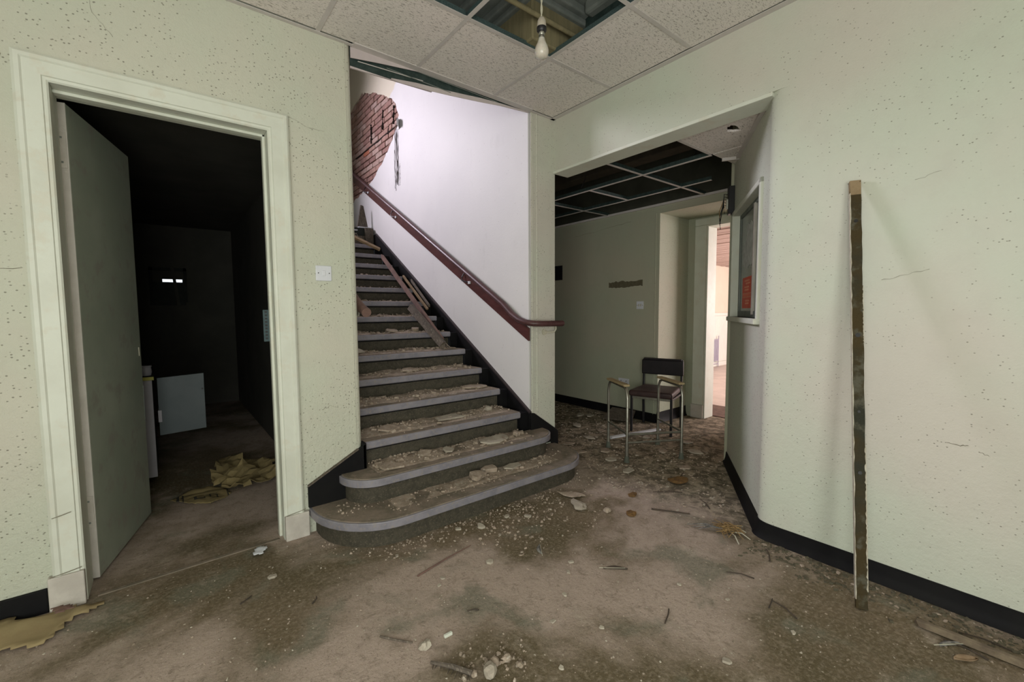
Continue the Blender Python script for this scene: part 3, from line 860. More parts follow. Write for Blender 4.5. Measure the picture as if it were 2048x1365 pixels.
# tar drips running down below the brick patch
for y, z1, z0, wd in ((5.19, 3.60, 2.86, 0.012), (5.235, 3.55, 2.80, 0.006), (5.155, 3.52, 2.84, 0.008), (5.115, 3.10, 2.84, 0.004), (5.26, 3.30, 2.83, 0.004)):
    mm = MB(); P = []; n = 16
    for i in range(n + 1):
        t = i / n; P.append((XP - 0.0005, y + random.uniform(-0.006, 0.006), z1 + (z0 - z1) * t))
    mm.tube(P, [wd * 1.5 * random.uniform(0.35, 1.2) for _ in P], 6, up=(1, 0, 0), sy=0.15)
    mm.build('drip_stain', MT['stain'], wall_stair)
# curled flake of plaster paper
def curl(y, z, wd, hgt, ang, name='plaster_flake'):
    mm = MB(); n = 8
    vs, fs = [], []
    for i in range(n + 1):
        t = i / n
        a = ang * t
        rr = wd / ang
        yy = y - rr * math.sin(a); xx = XP - 0.003 - rr * (1 - math.cos(a))
        for zz in (z + 0.02 * t, z + hgt - 0.03 * t * t):
            vs.append((xx, yy, zz)); vs.append((xx - 0.003, yy - 0.002, zz))
    for i in range(n):
        a, b = i * 4, i * 4 + 4
        fs += [(a, b, b + 2, a + 2), (a + 1, a + 3, b + 3, b + 1), (a, a + 1, b + 1, b), (a + 2, b + 2, b + 3, a + 3)]
    fs += [(0, 2, 3, 1), (n * 4, n * 4 + 1, n * 4 + 3, n * 4 + 2)]
    mm.add(vs, fs)
    return mm.build(name, MT['stairwall'], wall_stair, smooth=True)
curl(5.12, 3.50, 0.09, 0.12, 1.3)

m = MB()
m.box(XS - 0.10, XS, YW + WT, 5.9, 0, 2.62)
struct(m.build('wall_stair_left', MT['wall_l']), 'wall on the left side of the staircase', 'wall')
m = MB()
m.box(-1.72, XS, 7.0, 7.1, 2.62, 3.45); m.box(XS, PX1, 7.0, 7.1, 2.2, 3.45); m.box(-1.72, -0.25, 7.0, 7.1, 3.45, 4.75); m.box(0.85, PX1, 7.0, 7.1, 3.45, 4.75); m.box(-1.72, PX1, 7.0, 7.1, 4.75, 5.3)
struct(m.build('wall_landing', MT['wall_l']), 'upper landing end wall with the window', 'wall')
m = MB()
m.box(-1.30, -1.20, 2.7, 7.1, 2.62, 3.4); m.box(-1.30, -1.20, 2.7, 7.1, 4.6, 5.3); m.box(-1.30, -1.20, 2.7, 4.0, 3.4, 4.6); m.box(-1.30, -1.20, 5.2, 7.1, 3.4, 4.6)
struct(m.build('wall_upper', MT['wall_l']), 'upper hall side wall with an added window opening', 'wall')
m = MB(); m.box(-1.72, PX1, 2.7, 7.1, 5.3, 5.36)
struct(m.build('ceiling_upper', MT['shell']), 'upper hall ceiling above the staircase', 'ceiling')
m = MB()
m.box(-1.72, XS, YW + WT, 7.1, 2.50, 2.62)
m.box(XS, XP + 0.03, 6.0, 7.1, 2.20, 2.33)
struct(m.build('floor_upper', MT['wood_old']), 'upper hall floor and stair landing', 'floor')
m = MB(); m.box(-1.72, XP, 2.72, 2.80, 2.94, 5.3)
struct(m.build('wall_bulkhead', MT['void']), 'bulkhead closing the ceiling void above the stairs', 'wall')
for nm, lc, dim in (('window_2', (0.30, 7.02, 3.45), 'x'), ('added_window_3', (-1.22, 4.6, 3.4), 'y')):  # the side window is added to lift the glow on the stair wall
    wn_ = struct(thing(nm, loc=lc), 'landing window in the end wall above the stairs' if dim == 'x' else 'added upper hall window brightening the stair wall', 'window')
    m = MB()
    if dim == 'x':
        for x0, x1, z0, z1 in ((-0.25, -0.19, 3.45, 4.75), (0.79, 0.85, 3.45, 4.75), (-0.19, 0.79, 3.45, 3.51), (-0.19, 0.79, 4.69, 4.75), (0.28, 0.32, 3.51, 4.69)):
            m.box(x0, x1, 7.02, 7.08, z0, z1)
    else:
        for y0, y1, z0, z1 in ((4.0, 4.06, 3.4, 4.6), (5.14, 5.2, 3.4, 4.6), (4.06, 5.14, 3.4, 3.46), (4.06, 5.14, 4.54, 4.6), (4.58, 4.62, 3.46, 4.54)):
            m.box(-1.28, -1.22, y0, y1, z0, z1)
    m.build('window_frame', MT['trim'], wn_)
    m = MB()
    if dim == 'x': m.box(-0.19, 0.79, 7.045, 7.051, 3.51, 4.69)
    else: m.box(-1.253, -1.247, 4.06, 5.14, 3.46, 4.54)
    m.build('pane', MT['glass_clear'], wn_)

# ================================================================== staircase
stair = tag(thing('staircase', loc=(1.58, 2.68, 0)), 'staircase with grey nosings and rubble strewn treads beside the white wall', 'staircase')
def arc(cx, cy, rx, ry, a0, a1, n=10):
    return [(cx + math.cos(math.radians(a0 + (a1 - a0) * i / n)) * rx, cy + math.sin(math.radians(a0 + (a1 - a0) * i / n)) * ry) for i in range(n + 1)]
def bull(x0, x1, yb, yf, rl, rlY, rr, rrY):
    return [(x0, yb)] + arc(x0 + rl, yf + rlY, rl, rlY, 180, 270) + arc(x1 - rr, yf + rrY, rr, rrY, 270, 360) + [(x1, yb)]
NH, TT = 0.050, 0.006
def step_round(z, x0, x1, yb, yf, rl, rlY, rr, rrY):
    mm = MB(); mm.prism(bull(x0, x1, yb, yf, rl, rlY, rr, rrY), z - NH, z - TT)
    mm.build('nosing', MT['nosing'], stair, smooth=True, bevel=0.010, seg=3)
    e = 0.014
    mm = MB(); mm.prism(bull(x0 + e, x1 - e, yb, yf + e, rl - e, rlY - e, rr - e, rrY - e), z - TT, z)
    mm.build('tread', MT['tread'], stair, smooth=True)
    e = 0.035
    mm = MB(); mm.prism(bull(x0 + e, x1 - e, yb, yf + e, rl - e, rlY - e, rr - e, rrY - e), z - RISE, z - NH)
    mm.build('riser', MT['riser'], stair, smooth=True)
    e = 0.026
    mm = MB(); mm.prism(bull(x0 + e, x1 - e, yb, yf + e, rl - e, rlY - e, rr - e, rrY - e), z - NH - 0.012, z - NH)
    mm.build('nosing_lip', MT['black'], stair, smooth=True)
step_round(RISE, 0.607, 2.590, YW - 0.001, 2.212, 0.40, 0.42, 0.32, 0.30)
step_round(2 * RISE, 0.778, 2.450, YW - 0.001, 2.452, 0.20, 0.20, 0.22, 0.20)
XN = 2.236
stepY = {1: 2.212, 2: 2.452}
for k in range(3, 15):
    y = 2.700 + (k - 3) * GO; z = k * RISE
    stepY[k] = y
    y2 = y + GO + 0.04
    mm = MB(); mm.box(XS + 0.001, XN, y, y + 0.075, z - NH, z - TT * 0.3)
    mm.build('nosing', MT['nosing'], stair, bevel=0.010, seg=3)
    mm = MB(); mm.box(XS + 0.001, XN, y + 0.014, y2, z - 0.04, z)
    mm.build('tread', MT['tread'], stair)
    mm = MB(); mm.box(XS + 0.001, XN - 0.012, y + 0.035, y + 0.06, z - RISE, z - NH)
    mm.build('riser', MT['riser'], stair)
    mm = MB(); mm.box(XS + 0.001, XN - 0.006, y + 0.026, y + 0.036, z - NH - 0.012, z - NH)
    mm.build('nosing_lip', MT['black'], stair)
# first two steps run back under the third
mm = MB(); mm.box(XS + 0.001, XN, YW - 0.001, 2.76, 2 * RISE - 0.05, 2 * RISE - 0.001); mm.build('tread', MT['tread'], stair)
# black painted side of the stair (stepped margin against the wall)
mm = MB()
for k in range(3, 15):
    y = stepY[k] + 0.012
    mm.box(XN, XP - 0.022, y, y + GO + 0.02, k * RISE - RISE - 0.05, k * RISE - 0.014)
mm.build('margin', MT['black'], stair)
mm = MB()
sl = 0.5865
mm.prism([(YW + 0.0, 0.30), (YW, 0.45), (5.9, 0.45 + sl * (5.9 - YW) + 0.02), (6.05, 2.34), (6.05, 2.0), (5.9, 1.9), (3.0, 0.30)], XP - 0.022, XP - 0.001, 'x')
mm.build('wall_string', MT['black'], stair, bevel=0.003)
mm = MB(); mm.bar((XP - 0.012, YW, 0.452), (XP - 0.012, 5.9, 0.452 + sl * (5.9 - YW) + 0.02), 0.024, 0.012)
mm.build('string_capping', MT['cap'], stair)
# string returned across the front of the pier
mm = MB(); mm.prism([(XP - 0.02, 0.17), (XP - 0.02, 0.452), (XP + 0.02, 0.445), (PX1 + 0.006, 0.262), (PX1 + 0.012, 0.245), (PX1 + 0.012, 0.0), (2.55, 0.0), (2.55, 0.17)], YW - 0.020, YW - 0.001, 'y')
bb = struct(mm.build('baseboard_pier', MT['black'], bevel=0.003), 'black sloped skirting on the front of the pier', 'baseboard')
# sloped black skirting at the end of the door wall
mm = MB(); mm.prism([(0.603, 0.155), (0.603, 0.281), (0.86, 0.420), (0.93, 0.462), (0.948, 0.470), (0.948, 0.155)], YW - 0.020, YW - 0.001, 'y')
bl = struct(mm.build('baseboard_left', MT['black'], bevel=0.003), 'black sloped skirting beside the bottom steps', 'baseboard')
mm = MB(); mm.bar((0.603, YW - 0.011, 0.284), (0.90, YW - 0.011, 0.444), 0.022, 0.006); mm.build('capping', MT['wood_old'], bl)
mm = MB(); mm.box(0.925, 0.950, YW - 0.020, YW + 0.05, 0.31, 0.475); mm.build('return_piece', MT['black'], bl, bevel=0.006)

# other black skirtings
mm = MB(); mm.prism([(-1.7, 0), (-0.455, 0), (-0.455, 0.106), (-1.7, 0.106)], YW - 0.016, YW, 'y')
struct(mm.build('baseboard_door', MT['black'], bevel=0.003), 'black skirting left of the doorway', 'baseboard')
def cove(path, h=0.092, d=0.030):
    """coved skirting swept along a plan path, room on the left-hand side normal"""
    prof = [(0.0, h), (0.006, h), (0.010, h * 0.5), (0.018, h * 0.18), (d, 0.002), (0.0, 0.002)]
    P = [Vector((a, b, 0)) for a, b in path]
    vs, fs = [], []
    for i, p in enumerate(P):
        d_ = (P[min(i + 1, len(P) - 1)] - P[max(i - 1, 0)]).normalized()
        nrm = Vector((-d_.y, d_.x, 0))
        for o_, z in prof: vs.append(p + nrm * o_ + Vector((0, 0, z)))
    k = len(prof)
    for i in range(len(P) - 1):
        for j in range(k):
            fs.append((i * k + j, i * k + (j + 1) % k, (i + 1) * k + (j + 1) % k, (i + 1) * k + j))
    fs += [tuple(range(k)), tuple(range((len(P) - 1) * k, len(P) * k))]
    return MB().add(vs, fs)
path = [(XR, -1.7), (XR, 0.4)] + turn + [tuple((SPO + SPD * SL)[:2])]
struct(cove(path).build('baseboard_right', MT['black'], smooth=True), 'black coved skirting along the side wall and angled wall', 'baseboard')
struct(cove([(XF, 2.82), (XF, 7.0)], 0.10, 0.03).build('baseboard_corridor', MT['black'], smooth=True), 'black skirting along the dim corridor wall', 'baseboard')
struct(cove([(4.95, 2.815), (XF - 0.01, 2.815)], 0.12, 0.03).build('baseboard_recess', MT['black'], smooth=True), 'short black skirting in the doorway recess', 'baseboard')

# ================================================================== doorway: architrave, lining, door
t1 = struct(thing('trim_4', loc=(0.07, YW, 0)), 'moulded architrave around the open doorway', 'architrave')
AW = 0.102
prof = [(0, 0.0), (0, 0.014), (0.006, 0.022), (0.016, 0.024), (0.019, 0.032), (0.072, 0.032), (0.078, 0.040), (0.092, 0.040), (0.098, 0.034), (AW, 0.030), (AW, 0.0)]
prof = [(a, b * 0.75) for a, b in prof]
def arch_piece(A, B, inA, inB):
    """profile swept from A to B (inner edge corners), offset outward; prof x measured from inner edge"""
    vs, fs = [], []
    k = len(prof)
    for (ix, iz), (ox, oz) in ((A, inA), (B, inB)):
        for a, b in prof:
            t = a / AW
            vs.append((ix + (ox - ix) * t, YW - b, iz + (oz - iz) * t))
    for j in range(k): fs.append((j, (j + 1) % k, k + (j + 1) % k, k + j))
    fs += [tuple(range(k)), tuple(range(k, 2 * k))]
    return MB().add(vs, fs)
x0, x1, zt = DX0, DX1, DZ
arch_piece((x0, 0.15), (x0, zt), (x0 - AW, 0.15), (x0 - AW, zt + AW)).build('architrave', MT['trim'], t1)
arch_piece((x0, zt), (x1, zt), (x0 - AW, zt + AW), (x1 + AW, zt + AW)).build('architrave', MT['trim'], t1)
arch_piece((x1, zt), (x1, 0.14), (x1 + AW, zt + AW), (x1 + AW, 0.14)).build('architrave', MT['trim'], t1)
mm = MB(); mm.box(x0 - 0.118, x0 - 0.003, YW - 0.036, YW, 0, 0.155); mm.build('plinth_block', MT['plinth'], t1, bevel=0.005)
mm = MB(); mm.box(x1 + 0.002, x1 + 0.128, YW - 0.036, YW, 0, 0.145); mm.build('plinth_block', MT['plinth'], t1, bevel=0.005)
for a, b, z0, z1 in ((x0 - 0.03, x0, 0, zt + 0.03), (x1, x1 + 0.03, 0, zt + 0.03), (x0, x1, zt, zt + 0.03)):
    mm = MB(); mm.box(a, b, YW - 0.004, YW + WT + 0.01, z0, z1); mm.build('lining', MT['trim'], t1, bevel=0.003)
mm = MB(); mm.box(x1 - 0.014, x1, YW + 0.06, YW + 0.10, 0, zt); mm.build('door_stop', MT['trim'], t1, bevel=0.003)
mm = MB(); mm.box(x0, x1, YW + 0.06, YW + 0.10, zt - 0.014, zt); mm.build('door_stop', MT['trim'], t1, bevel=0.003)
mm = MB(); mm.bar((x0 + 0.03, YW + 0.005, 0.003), (x1 - 0.02, YW + 0.03, 0.003), 0.022, 0.006); mm.build('threshold_strip', MT['tread'], t1, bevel=0.002)
for xx, z, wd in ((x0 - 0.06, 0.415, 0.06), (x0 - 0.06, 0.157, 0.10), (x1 + 0.06, 0.148, 0.1)):
    mm = MB(); mm.tube([(xx - wd / 2, YW - 0.030, z), (xx, YW - 0.031, z + 0.006), (xx + wd / 2, YW - 0.030, z + 0.014)], 0.0018, 5); mm.build('crack', MT['crack'], t1)

# door leaf, swung into the dark room
ang = math.atan2(3.589 - 2.862, -0.166 + 0.345)
dr = struct(thing('door_1', loc=(-0.345, 2.862, 0), rotz=ang), 'grey green flush door standing open into the dark room', 'door')
LW = 0.749
mm = MB(); mm.box(0, LW, -0.040, 0, 0.012, 2.245); mm.build('leaf', MT['door'], dr, bevel=0.003, local=True)
mm = MB(); mm.box(-0.004, 0.0005, -0.040, 0, 0.012, 2.245); mm.build('hinge_edge', MT['door_edge'], dr, bevel=0.001, local=True)
for z0, z1 in ((1.955, 2.115), (0.265, 0.42)):
    mm = MB(); mm.box(-0.0075, -0.004, -0.036, -0.002, z0, z1); h_ = mm.build('hinge', MT['plinth'], dr, bevel=0.001, local=True)
    for i in range(3):
        mm = MB(); zz = z0 + 0.025 + i * (z1 - z0 - 0.05) / 2
        mm.box(-0.0092, -0.0075, -0.023 + (i % 2) * 0.008, -0.015 + (i % 2) * 0.008, zz - 0.004, zz + 0.004); mm.build('screw', MT['cornice'], h_, local=True)
mm = MB(); mm.box(LW - 0.040, LW - 0.028, -0.0435, -0.040, 1.03, 1.085); mm.build('keyhole_cover', MT['cream'], dr, local=True, bevel=0.001)
mm = MB(); mm.box(LW - 0.006, LW + 0.002, -0.0415, -0.012, 0.62, 0.84); mm.build('lock_plate', MT['cornice'], dr, local=True, bevel=0.001)

# perforated keep on the right-hand lining
kp = tag(thing('lock_keep', loc=(0.452, 2.80, 1.13)), 'perforated grey steel lock keep on the door lining', 'lock keep')
KY = 2.775
mm = MB(); mm.box(0.430, 0.473, KY, KY + 0.004, 1.130, 1.308); mm.build('plate', MT['keep'], kp, bevel=0.001)
mm = MB(); mm.box(0.4665, 0.4725, KY - 0.022, KY, 1.130, 1.308); mm.build('flange', MT['keep'], kp, bevel=0.001)
for i in range(9):
    mm = MB(); mm.box(0.4385, 0.4505, KY - 0.0012, KY - 0.0001, 1.143 + i * 0.0185, 1.1525 + i * 0.0185); mm.build('slot', MT['cable'], kp)

# light switch on the door wall
sw = tag(thing('light_switch', loc=(0.735, YW, 1.474)), 'white single light switch between the doorway and the stairs', 'light switch')
mm = MB(); mm.box(0.691, 0.779, YW - 0.010, YW, 1.474, 1.562); mm.build('face_plate', MT['white'], sw, bevel=0.004)
mm = MB(); mm.box(0.726, 0.744, YW - 0.014, YW - 0.010, 1.503, 1.534); mm.build('rocker', MT['white'], sw, bevel=0.002)
for xx in (0.705, 0.765):
    mm = MB(); mm.tube([(xx, YW - 0.0112, 1.519), (xx, YW - 0.009, 1.519)], 0.0032, 8); mm.build('screw', MT['screw'], sw)

# ================================================================== dark room
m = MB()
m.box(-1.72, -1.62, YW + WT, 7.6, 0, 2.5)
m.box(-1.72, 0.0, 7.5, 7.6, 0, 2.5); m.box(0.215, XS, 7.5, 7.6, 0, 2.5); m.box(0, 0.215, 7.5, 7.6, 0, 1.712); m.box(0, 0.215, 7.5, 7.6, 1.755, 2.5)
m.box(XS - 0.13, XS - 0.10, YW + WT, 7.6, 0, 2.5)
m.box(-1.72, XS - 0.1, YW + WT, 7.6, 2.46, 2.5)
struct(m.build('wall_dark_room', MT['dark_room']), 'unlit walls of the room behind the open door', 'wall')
w4 = struct(thing('window_4', loc=(0.1, 7.48, 1.4)), 'boarded window with a slit of daylight in the dark room', 'window')
m = MB(); m.box(-0.14, 0.24, 7.46, 7.50, 1.40, 1.44); m.box(-0.14, -0.10, 7.46, 7.5, 1.44, 1.90); m.box(0.225, 0.26, 7.46, 7.5, 1.44, 1.9)
m.box(-0.14, 0.26, 7.46, 7.5, 1.86, 1.90); m.build('window_frame', MT['cab_dark'], w4)
m = MB(); m.bar((0.11, 7.455, 1.90), (0.16, 7.455, 1.40), 0.035, 0.02, (0, 1, 0)); m.build('board', MT['dark_room'], w4)
m = MB(); m.box(-0.10, 0.225, 7.488, 7.494, 1.44, 1.711); m.build('board', MT['cab_dark'], w4)

cb = tag(thing('base_cabinet', loc=(-0.16, 4.22, 0)), 'pale base cabinet with its door hanging open in the dark room', 'cabinet')
m = MB(); m.box(-0.155, -0.098, 4.19, 4.21, 0.06, 0.795); m.build('side_panel', MT['cab_white'], cb, bevel=0.002)
m = MB(); m.box(-0.70, -0.10, 4.21, 4.70, 0.05, 0.795); m.build('body', MT['cab_dark'], cb, bevel=0.003)
m = MB(); m.box(-0.72, -0.086, 4.18, 4.72, 0.797, 0.822); m.build('worktop', MT['cab_dark'], cb, bevel=0.003)
m = MB(); m.box(-0.72, -0.086, 4.172, 4.18, 0.797, 0.822); m.build('worktop_edging', MT['yellow'], cb, bevel=0.001)
hx, hy = -0.070, 4.215
dv = Vector((0.262, -0.03, 0)).normalized()
m = MB()
a_ = Vector((hx, hy, 0.365)); L_ = 0.29
e_ = a_ + dv * L_
m.add([(a_.x, a_.y, 0.365), (e_.x, e_.y, 0.385), (e_.x, e_.y, 0.822), (a_.x, a_.y, 0.805), (a_.x, a_.y + 0.018, 0.365), (e_.x, e_.y + 0.018, 0.385), (e_.x, e_.y + 0.018, 0.822), (a_.x, a_.y + 0.018, 0.805)],
      [(0, 1, 2, 3), (7, 6, 5, 4), (0, 4, 5, 1), (1, 5, 6, 2), (2, 6, 7, 3), (3, 7, 4, 0)])
cd = m.build('cabinet_door', MT['cab_door'], cb, bevel=0.002)
m = MB(); m.box(hx - 0.004, hx + 0.018, hy - 0.016, hy - 0.002, 0.47, 0.56); m.build('hinge', MT['cab_white'], cd, bevel=0.002)
m = MB(); m.tube([(0.205, 4.178, 0.70), (0.205, 4.19, 0.70)], 0.007, 8); m.build('knob', MT['frame_dark'], cd)
m = MB(); m.lathe((-0.13, 4.30, 0.822), [(0.03, 0), (0.035, 0.03), (0.03, 0.06), (0.034, 0.065), (0.034, 0.075)], 14)
tag(m.build('tin', MT['cab_white'], loc=(-0.13, 4.30, 0.822), smooth=True), 'small pale tin on the worktop of the dark room cabinet', 'tin')

# crumpled paper sack
def crumple(outline, z, amp, seed, n=15, th=0.004, prints=None):
    mm = MB(); rnd = random.Random(seed)
    xs = [p[0] for p in outline]; ys = [p[1] for p in outline]
    bx0, bx1, by0, by1 = min(xs), max(xs), min(ys), max(ys)
    step = max(bx1 - bx0, by1 - by0) / n
    cells = {}
    vs, fs = [], []
    def vid(i, j):
        if (i, j) not in cells:
            x = bx0 + i * step; y = by0 + j * step
            h = z + amp * max(0, noise.noise(Vector((x * 6, y * 6, seed))) + 0.35) + 0.8 * amp * abs(noise.noise(Vector((x * 13, y * 13, seed + 3))))
            cells[(i, j)] = len(vs)
            vs.append((x + rnd.uniform(-.15, .15) * step, y + rnd.uniform(-.15, .15) * step, h))
        return cells[(i, j)]
    for i in range(n + 1):
        for j in range(n + 1):
            if inpoly((bx0 + (i + .5) * step, by0 + (j + .5) * step), outline):
                fs.append((vid(i, j), vid(i + 1, j), vid(i + 1, j + 1), vid(i, j + 1)))
    mm.add(vs, fs)
    if prints:
        for i_, f in enumerate(mm.f):
            cx = sum(mm.v[k][0] for k in f) / 4; cy = sum(mm.v[k][1] for k in f) / 4
            if any(a <= cx <= b and c <= cy <= d for a, b, c, d in prints): mm.m[i_] = 1
    return mm
def solid(o, t):
    md = o.modifiers.new('thickness', 'SOLIDIFY'); md.thickness = t; md.offset = 1
    return o
sk = tag(thing('paper_sack', loc=(0.30, 3.8, 0)), 'torn tan paper sack crumpled on the dark room floor', 'sack')
o = crumple([(-0.03, 3.74), (0.06, 3.60), (0.18, 3.51), (0.27, 3.57), (0.31, 3.63), (0.27, 3.80), (0.20, 3.86), (0.08, 3.84)], 0.004, 0.014, 5, 44, prints=[(0.10, 0.11, 3.62, 3.70), (0.10, 0.16, 3.62, 3.635), (0.15, 0.16, 3.62, 3.66), (0.10, 0.15, 3.69, 3.70), (0.185, 0.195, 3.62, 3.70), (0.19, 0.235, 3.65, 3.66), (0.19, 0.235, 3.69, 3.70), (0.225, 0.235, 3.58, 3.66), (0.185, 0.235, 3.58, 3.59), (0.0, 0.02, 3.66, 3.78), (0.03, 0.04, 3.64, 3.78), (0.285, 0.30, 3.6, 3.72)]).build('flap', [MT['sack'], MT['print']], sk, smooth=True); solid(o, 0.003)
o = crumple([(0.22, 3.84), (0.29, 3.66), (0.42, 3.55), (0.55, 3.66), (0.62, 3.74), (0.66, 4.05), (0.55, 4.26), (0.40, 4.36), (0.30, 4.38), (0.24, 4.10)], 0.006, 0.085, 9, 20).build('body', MT['sack'], sk); solid(o, 0.003)

# ================================================================== main suspended ceiling
cl = struct(thing('ceiling', loc=(1.35, 2.06, HC)), 'suspended ceiling of fissured tiles with missing panels', 'ceiling')
gx = [-1.66, -1.06, -0.46, 0.142, 0.745, 1.348, 1.953, 2.55]
gy = [-1.54, -0.94, -0.34, 0.26, 0.86, 1.46, 2.058, 2.655]
missing = {(4, 5), (5, 5), (5, 4)}
tile_me = {}
for i in range(len(gx) - 1):
    for j in range(len(gy) - 1):
        if (i, j) in missing: continue
        wx, wy = gx[i + 1] - gx[i], gy[j + 1] - gy[j]
        key = (round(wx, 3), round(wy, 3))
        if key not in tile_me:
            mm = MB(); mm.box(-wx / 2 + 0.004, wx / 2 - 0.004, -wy / 2 + 0.004, wy / 2 - 0.004, 0.002, 0.017)
            o = mm.build('ceiling_tile', MT['tile'], None); tile_me[key] = o.data
        else:
            o = bpy.data.objects.new('ceiling_tile', tile_me[key]); COL.objects.link(o)
        o.parent = cl
        c = Vector(((gx[i] + gx[i + 1]) / 2, (gy[j] + gy[j + 1]) / 2, HC)) - Vector(cl.location)
        o.location = c
        o.rotation_euler = (random.uniform(-.003, .003), random.uniform(-.003, .003), 0)
for x in gx[:-1]: tee(cl, (x, -1.6, HC), (x, 2.66, HC))
for y in gy[:-1]:
    for i in range(len(gx) - 1): tee(cl, (gx[i] + 0.012, y, HC - 0.0005), (gx[i + 1] - 0.012, y, HC - 0.0005))
for a, b in (((2.578, -1.6, HC), (2.578, 2.683, HC)),):
    mm = MB(); mm.box(2.548, XR, -1.6, YW, HC - 0.0045, HC - 0.0015); mm.box(XR - 0.003, XR, -1.6, YW, HC - 0.004, HC + 0.02)
    mm.build('edge_angle', MT['tee'], cl)
mm = MB(); mm.box(-1.7, XS + 0.01, YW - 0.026, YW - 0.001, HC - 0.0045, HC - 0.0015); mm.build('edge_angle', MT['tee'], cl)
mm = MB(); mm.box(XP - 0.01, XR, YW - 0.026, YW - 0.001, HC - 0.0045, HC - 0.0015); mm.build('edge_angle', MT['tee'], cl)
mm = MB(); mm.box(XS + 0.01, XP - 0.01, 2.640, 2.692, HC - 0.003, HC + 0.012); mm.build('edge_angle', MT['tee'], cl)
# bent strips and bars hanging along the stair edge
def ribbon(name, pts, hgts, mats, parent, th=0.004):
    vs, fs = [], []
    for (x, y, z), h in zip(pts, hgts):
        vs += [(x, y, z), (x, y, z - h), (x, y + th, z - h), (x, y + th, z)]
    n = len(pts)
    for i in range(n - 1):
        a, b = i * 4, i * 4 + 4
        for j in range(4): fs.append((a + j, a + (j + 1) % 4, b + (j + 1) % 4, b + j))
    fs += [(0, 1, 2, 3), (n * 4 - 4, n * 4 - 1, n * 4 - 2, n * 4 - 3)]
    return MB().add(vs, fs).build(name, mats, parent)
def band(name, xs, tops, bots, y, mats, th=0.004):
    pts = [(x, y, t) for x, t in zip(xs, tops)]
    return ribbon(name, pts, [t - b for t, b in zip(tops, bots)], mats, cl, th)
band('bent_edge_trim', (XS + 0.002, 1.12, 1.25, 1.37), (2.862, 2.862, 2.862, 2.862), (2.795, 2.823, 2.840, 2.856), 2.690, MT['pinktrim'])
band('edge_channel', (XS + 0.002, 1.18, 1.48, 1.74, 2.05, 2.33), (2.90, 2.90, 2.90, 2.90, 2.89, 2.872), (2.757, 2.758, 2.790, 2.800, 2.852, 2.866), 2.704, MT['steel_dark'])
band('bent_edge_trim', (1.19, 1.25, 1.36, 1.48, 1.61, 1.74, 1.87, 2.05, 2.33), (2.762, 2.770, 2.786, 2.796, 2.808, 2.822, 2.837, 2.850, 2.864), (2.757, 2.751, 2.758, 2.767, 2.779, 2.793, 2.808, 2.831, 2.854), 2.698, MT['pinktrim'])
def hbar(a, b, w_, t_, mt):
    mm = MB(); mm.bar(a, b, w_, t_); return mm.build('loose_bar', mt, cl, bevel=0.001)
hbar((XS + 0.004, 2.712, 2.752), (1.48, 2.712, 2.772), 0.010, 0.012, MT['pinktrim'])
hbar((0.98, 2.698, 2.792), (1.41, 2.698, 2.812), 0.006, 0.004, MT['tee'])
hbar((1.16, 2.697, 2.812), (1.62, 2.697, 2.800), 0.006, 0.004, MT['cornice'])
hbar((1.37, 2.696, 2.858), (2.02, 2.696, 2.848), 0.006, 0.004, MT['cornice'])

# void over the missing tiles: boxed column with stepped cornice, pipe
m = MB(); m.box(-1.72, XR + 0.1, -1.72, 2.72, 3.40, 3.46)
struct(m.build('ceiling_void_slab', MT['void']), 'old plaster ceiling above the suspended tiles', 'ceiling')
bc = tag(thing('boxed_column', loc=(1.95, 2.25, 2.89)), 'tan boxed column with stepped grey cornice above the missing tile', 'column')
m = MB(); m.box(1.76, 2.20, 2.00, 2.60, 2.885, 3.30); m.build('boxing', MT['tan'], bc, bevel=0.01)
for i, (e, z0, z1) in enumerate(((0.03, 3.10, 3.14), (0.06, 3.14, 3.19), (0.12, 3.19, 3.22), (0.17, 3.22, 3.27), (0.26, 3.27, 3.30), (0.30, 3.30, 3.34), (0.42, 3.34, 3.37), (0.47, 3.37, 3.40))):
    m = MB(); m.box(1.76 - e, 2.22 + e * 0.4, 2.00 - e, 2.62, z0, z1); m.build('cornice_step', MT['cornice'], bc, bevel=0.012, seg=3)
br = tag(thing('cornice_bracket', loc=(2.35, 1.7, 3.0)), 'dark moulded beam beside the boxed column above the ceiling', 'beam')
m = MB(); m.box(2.18, 2.42, 0.4, 1.98, 3.02, 3.40); m.build('beam', MT['steel_dark'], br, bevel=0.02)
m = MB(); m.box(2.12, 2.20, 0.4, 1.93, 3.12, 3.40); m.build('beam_moulding', MT['cornice'], br, bevel=0.02)
m = MB(); m.tube([(0.0, 1.935, 2.97), (1.3, 1.935, 2.97), (2.16, 1.935, 2.97)], 0.014, 12)
tag(m.build('pipe', MT['tan'], smooth=True, loc=(1.2, 1.935, 2.97)), 'yellowed pipe running above the suspended ceiling', 'pipe')
m = MB(); m.tube([(1.95, 2.045, 3.40), (1.945, 2.05, 2.98)], 0.003, 6)
tag(m.build('hanger_wire', MT['cream'], loc=(1.95, 2.05, 3.0)), 'thin hanger wire above the missing tile', 'wire')

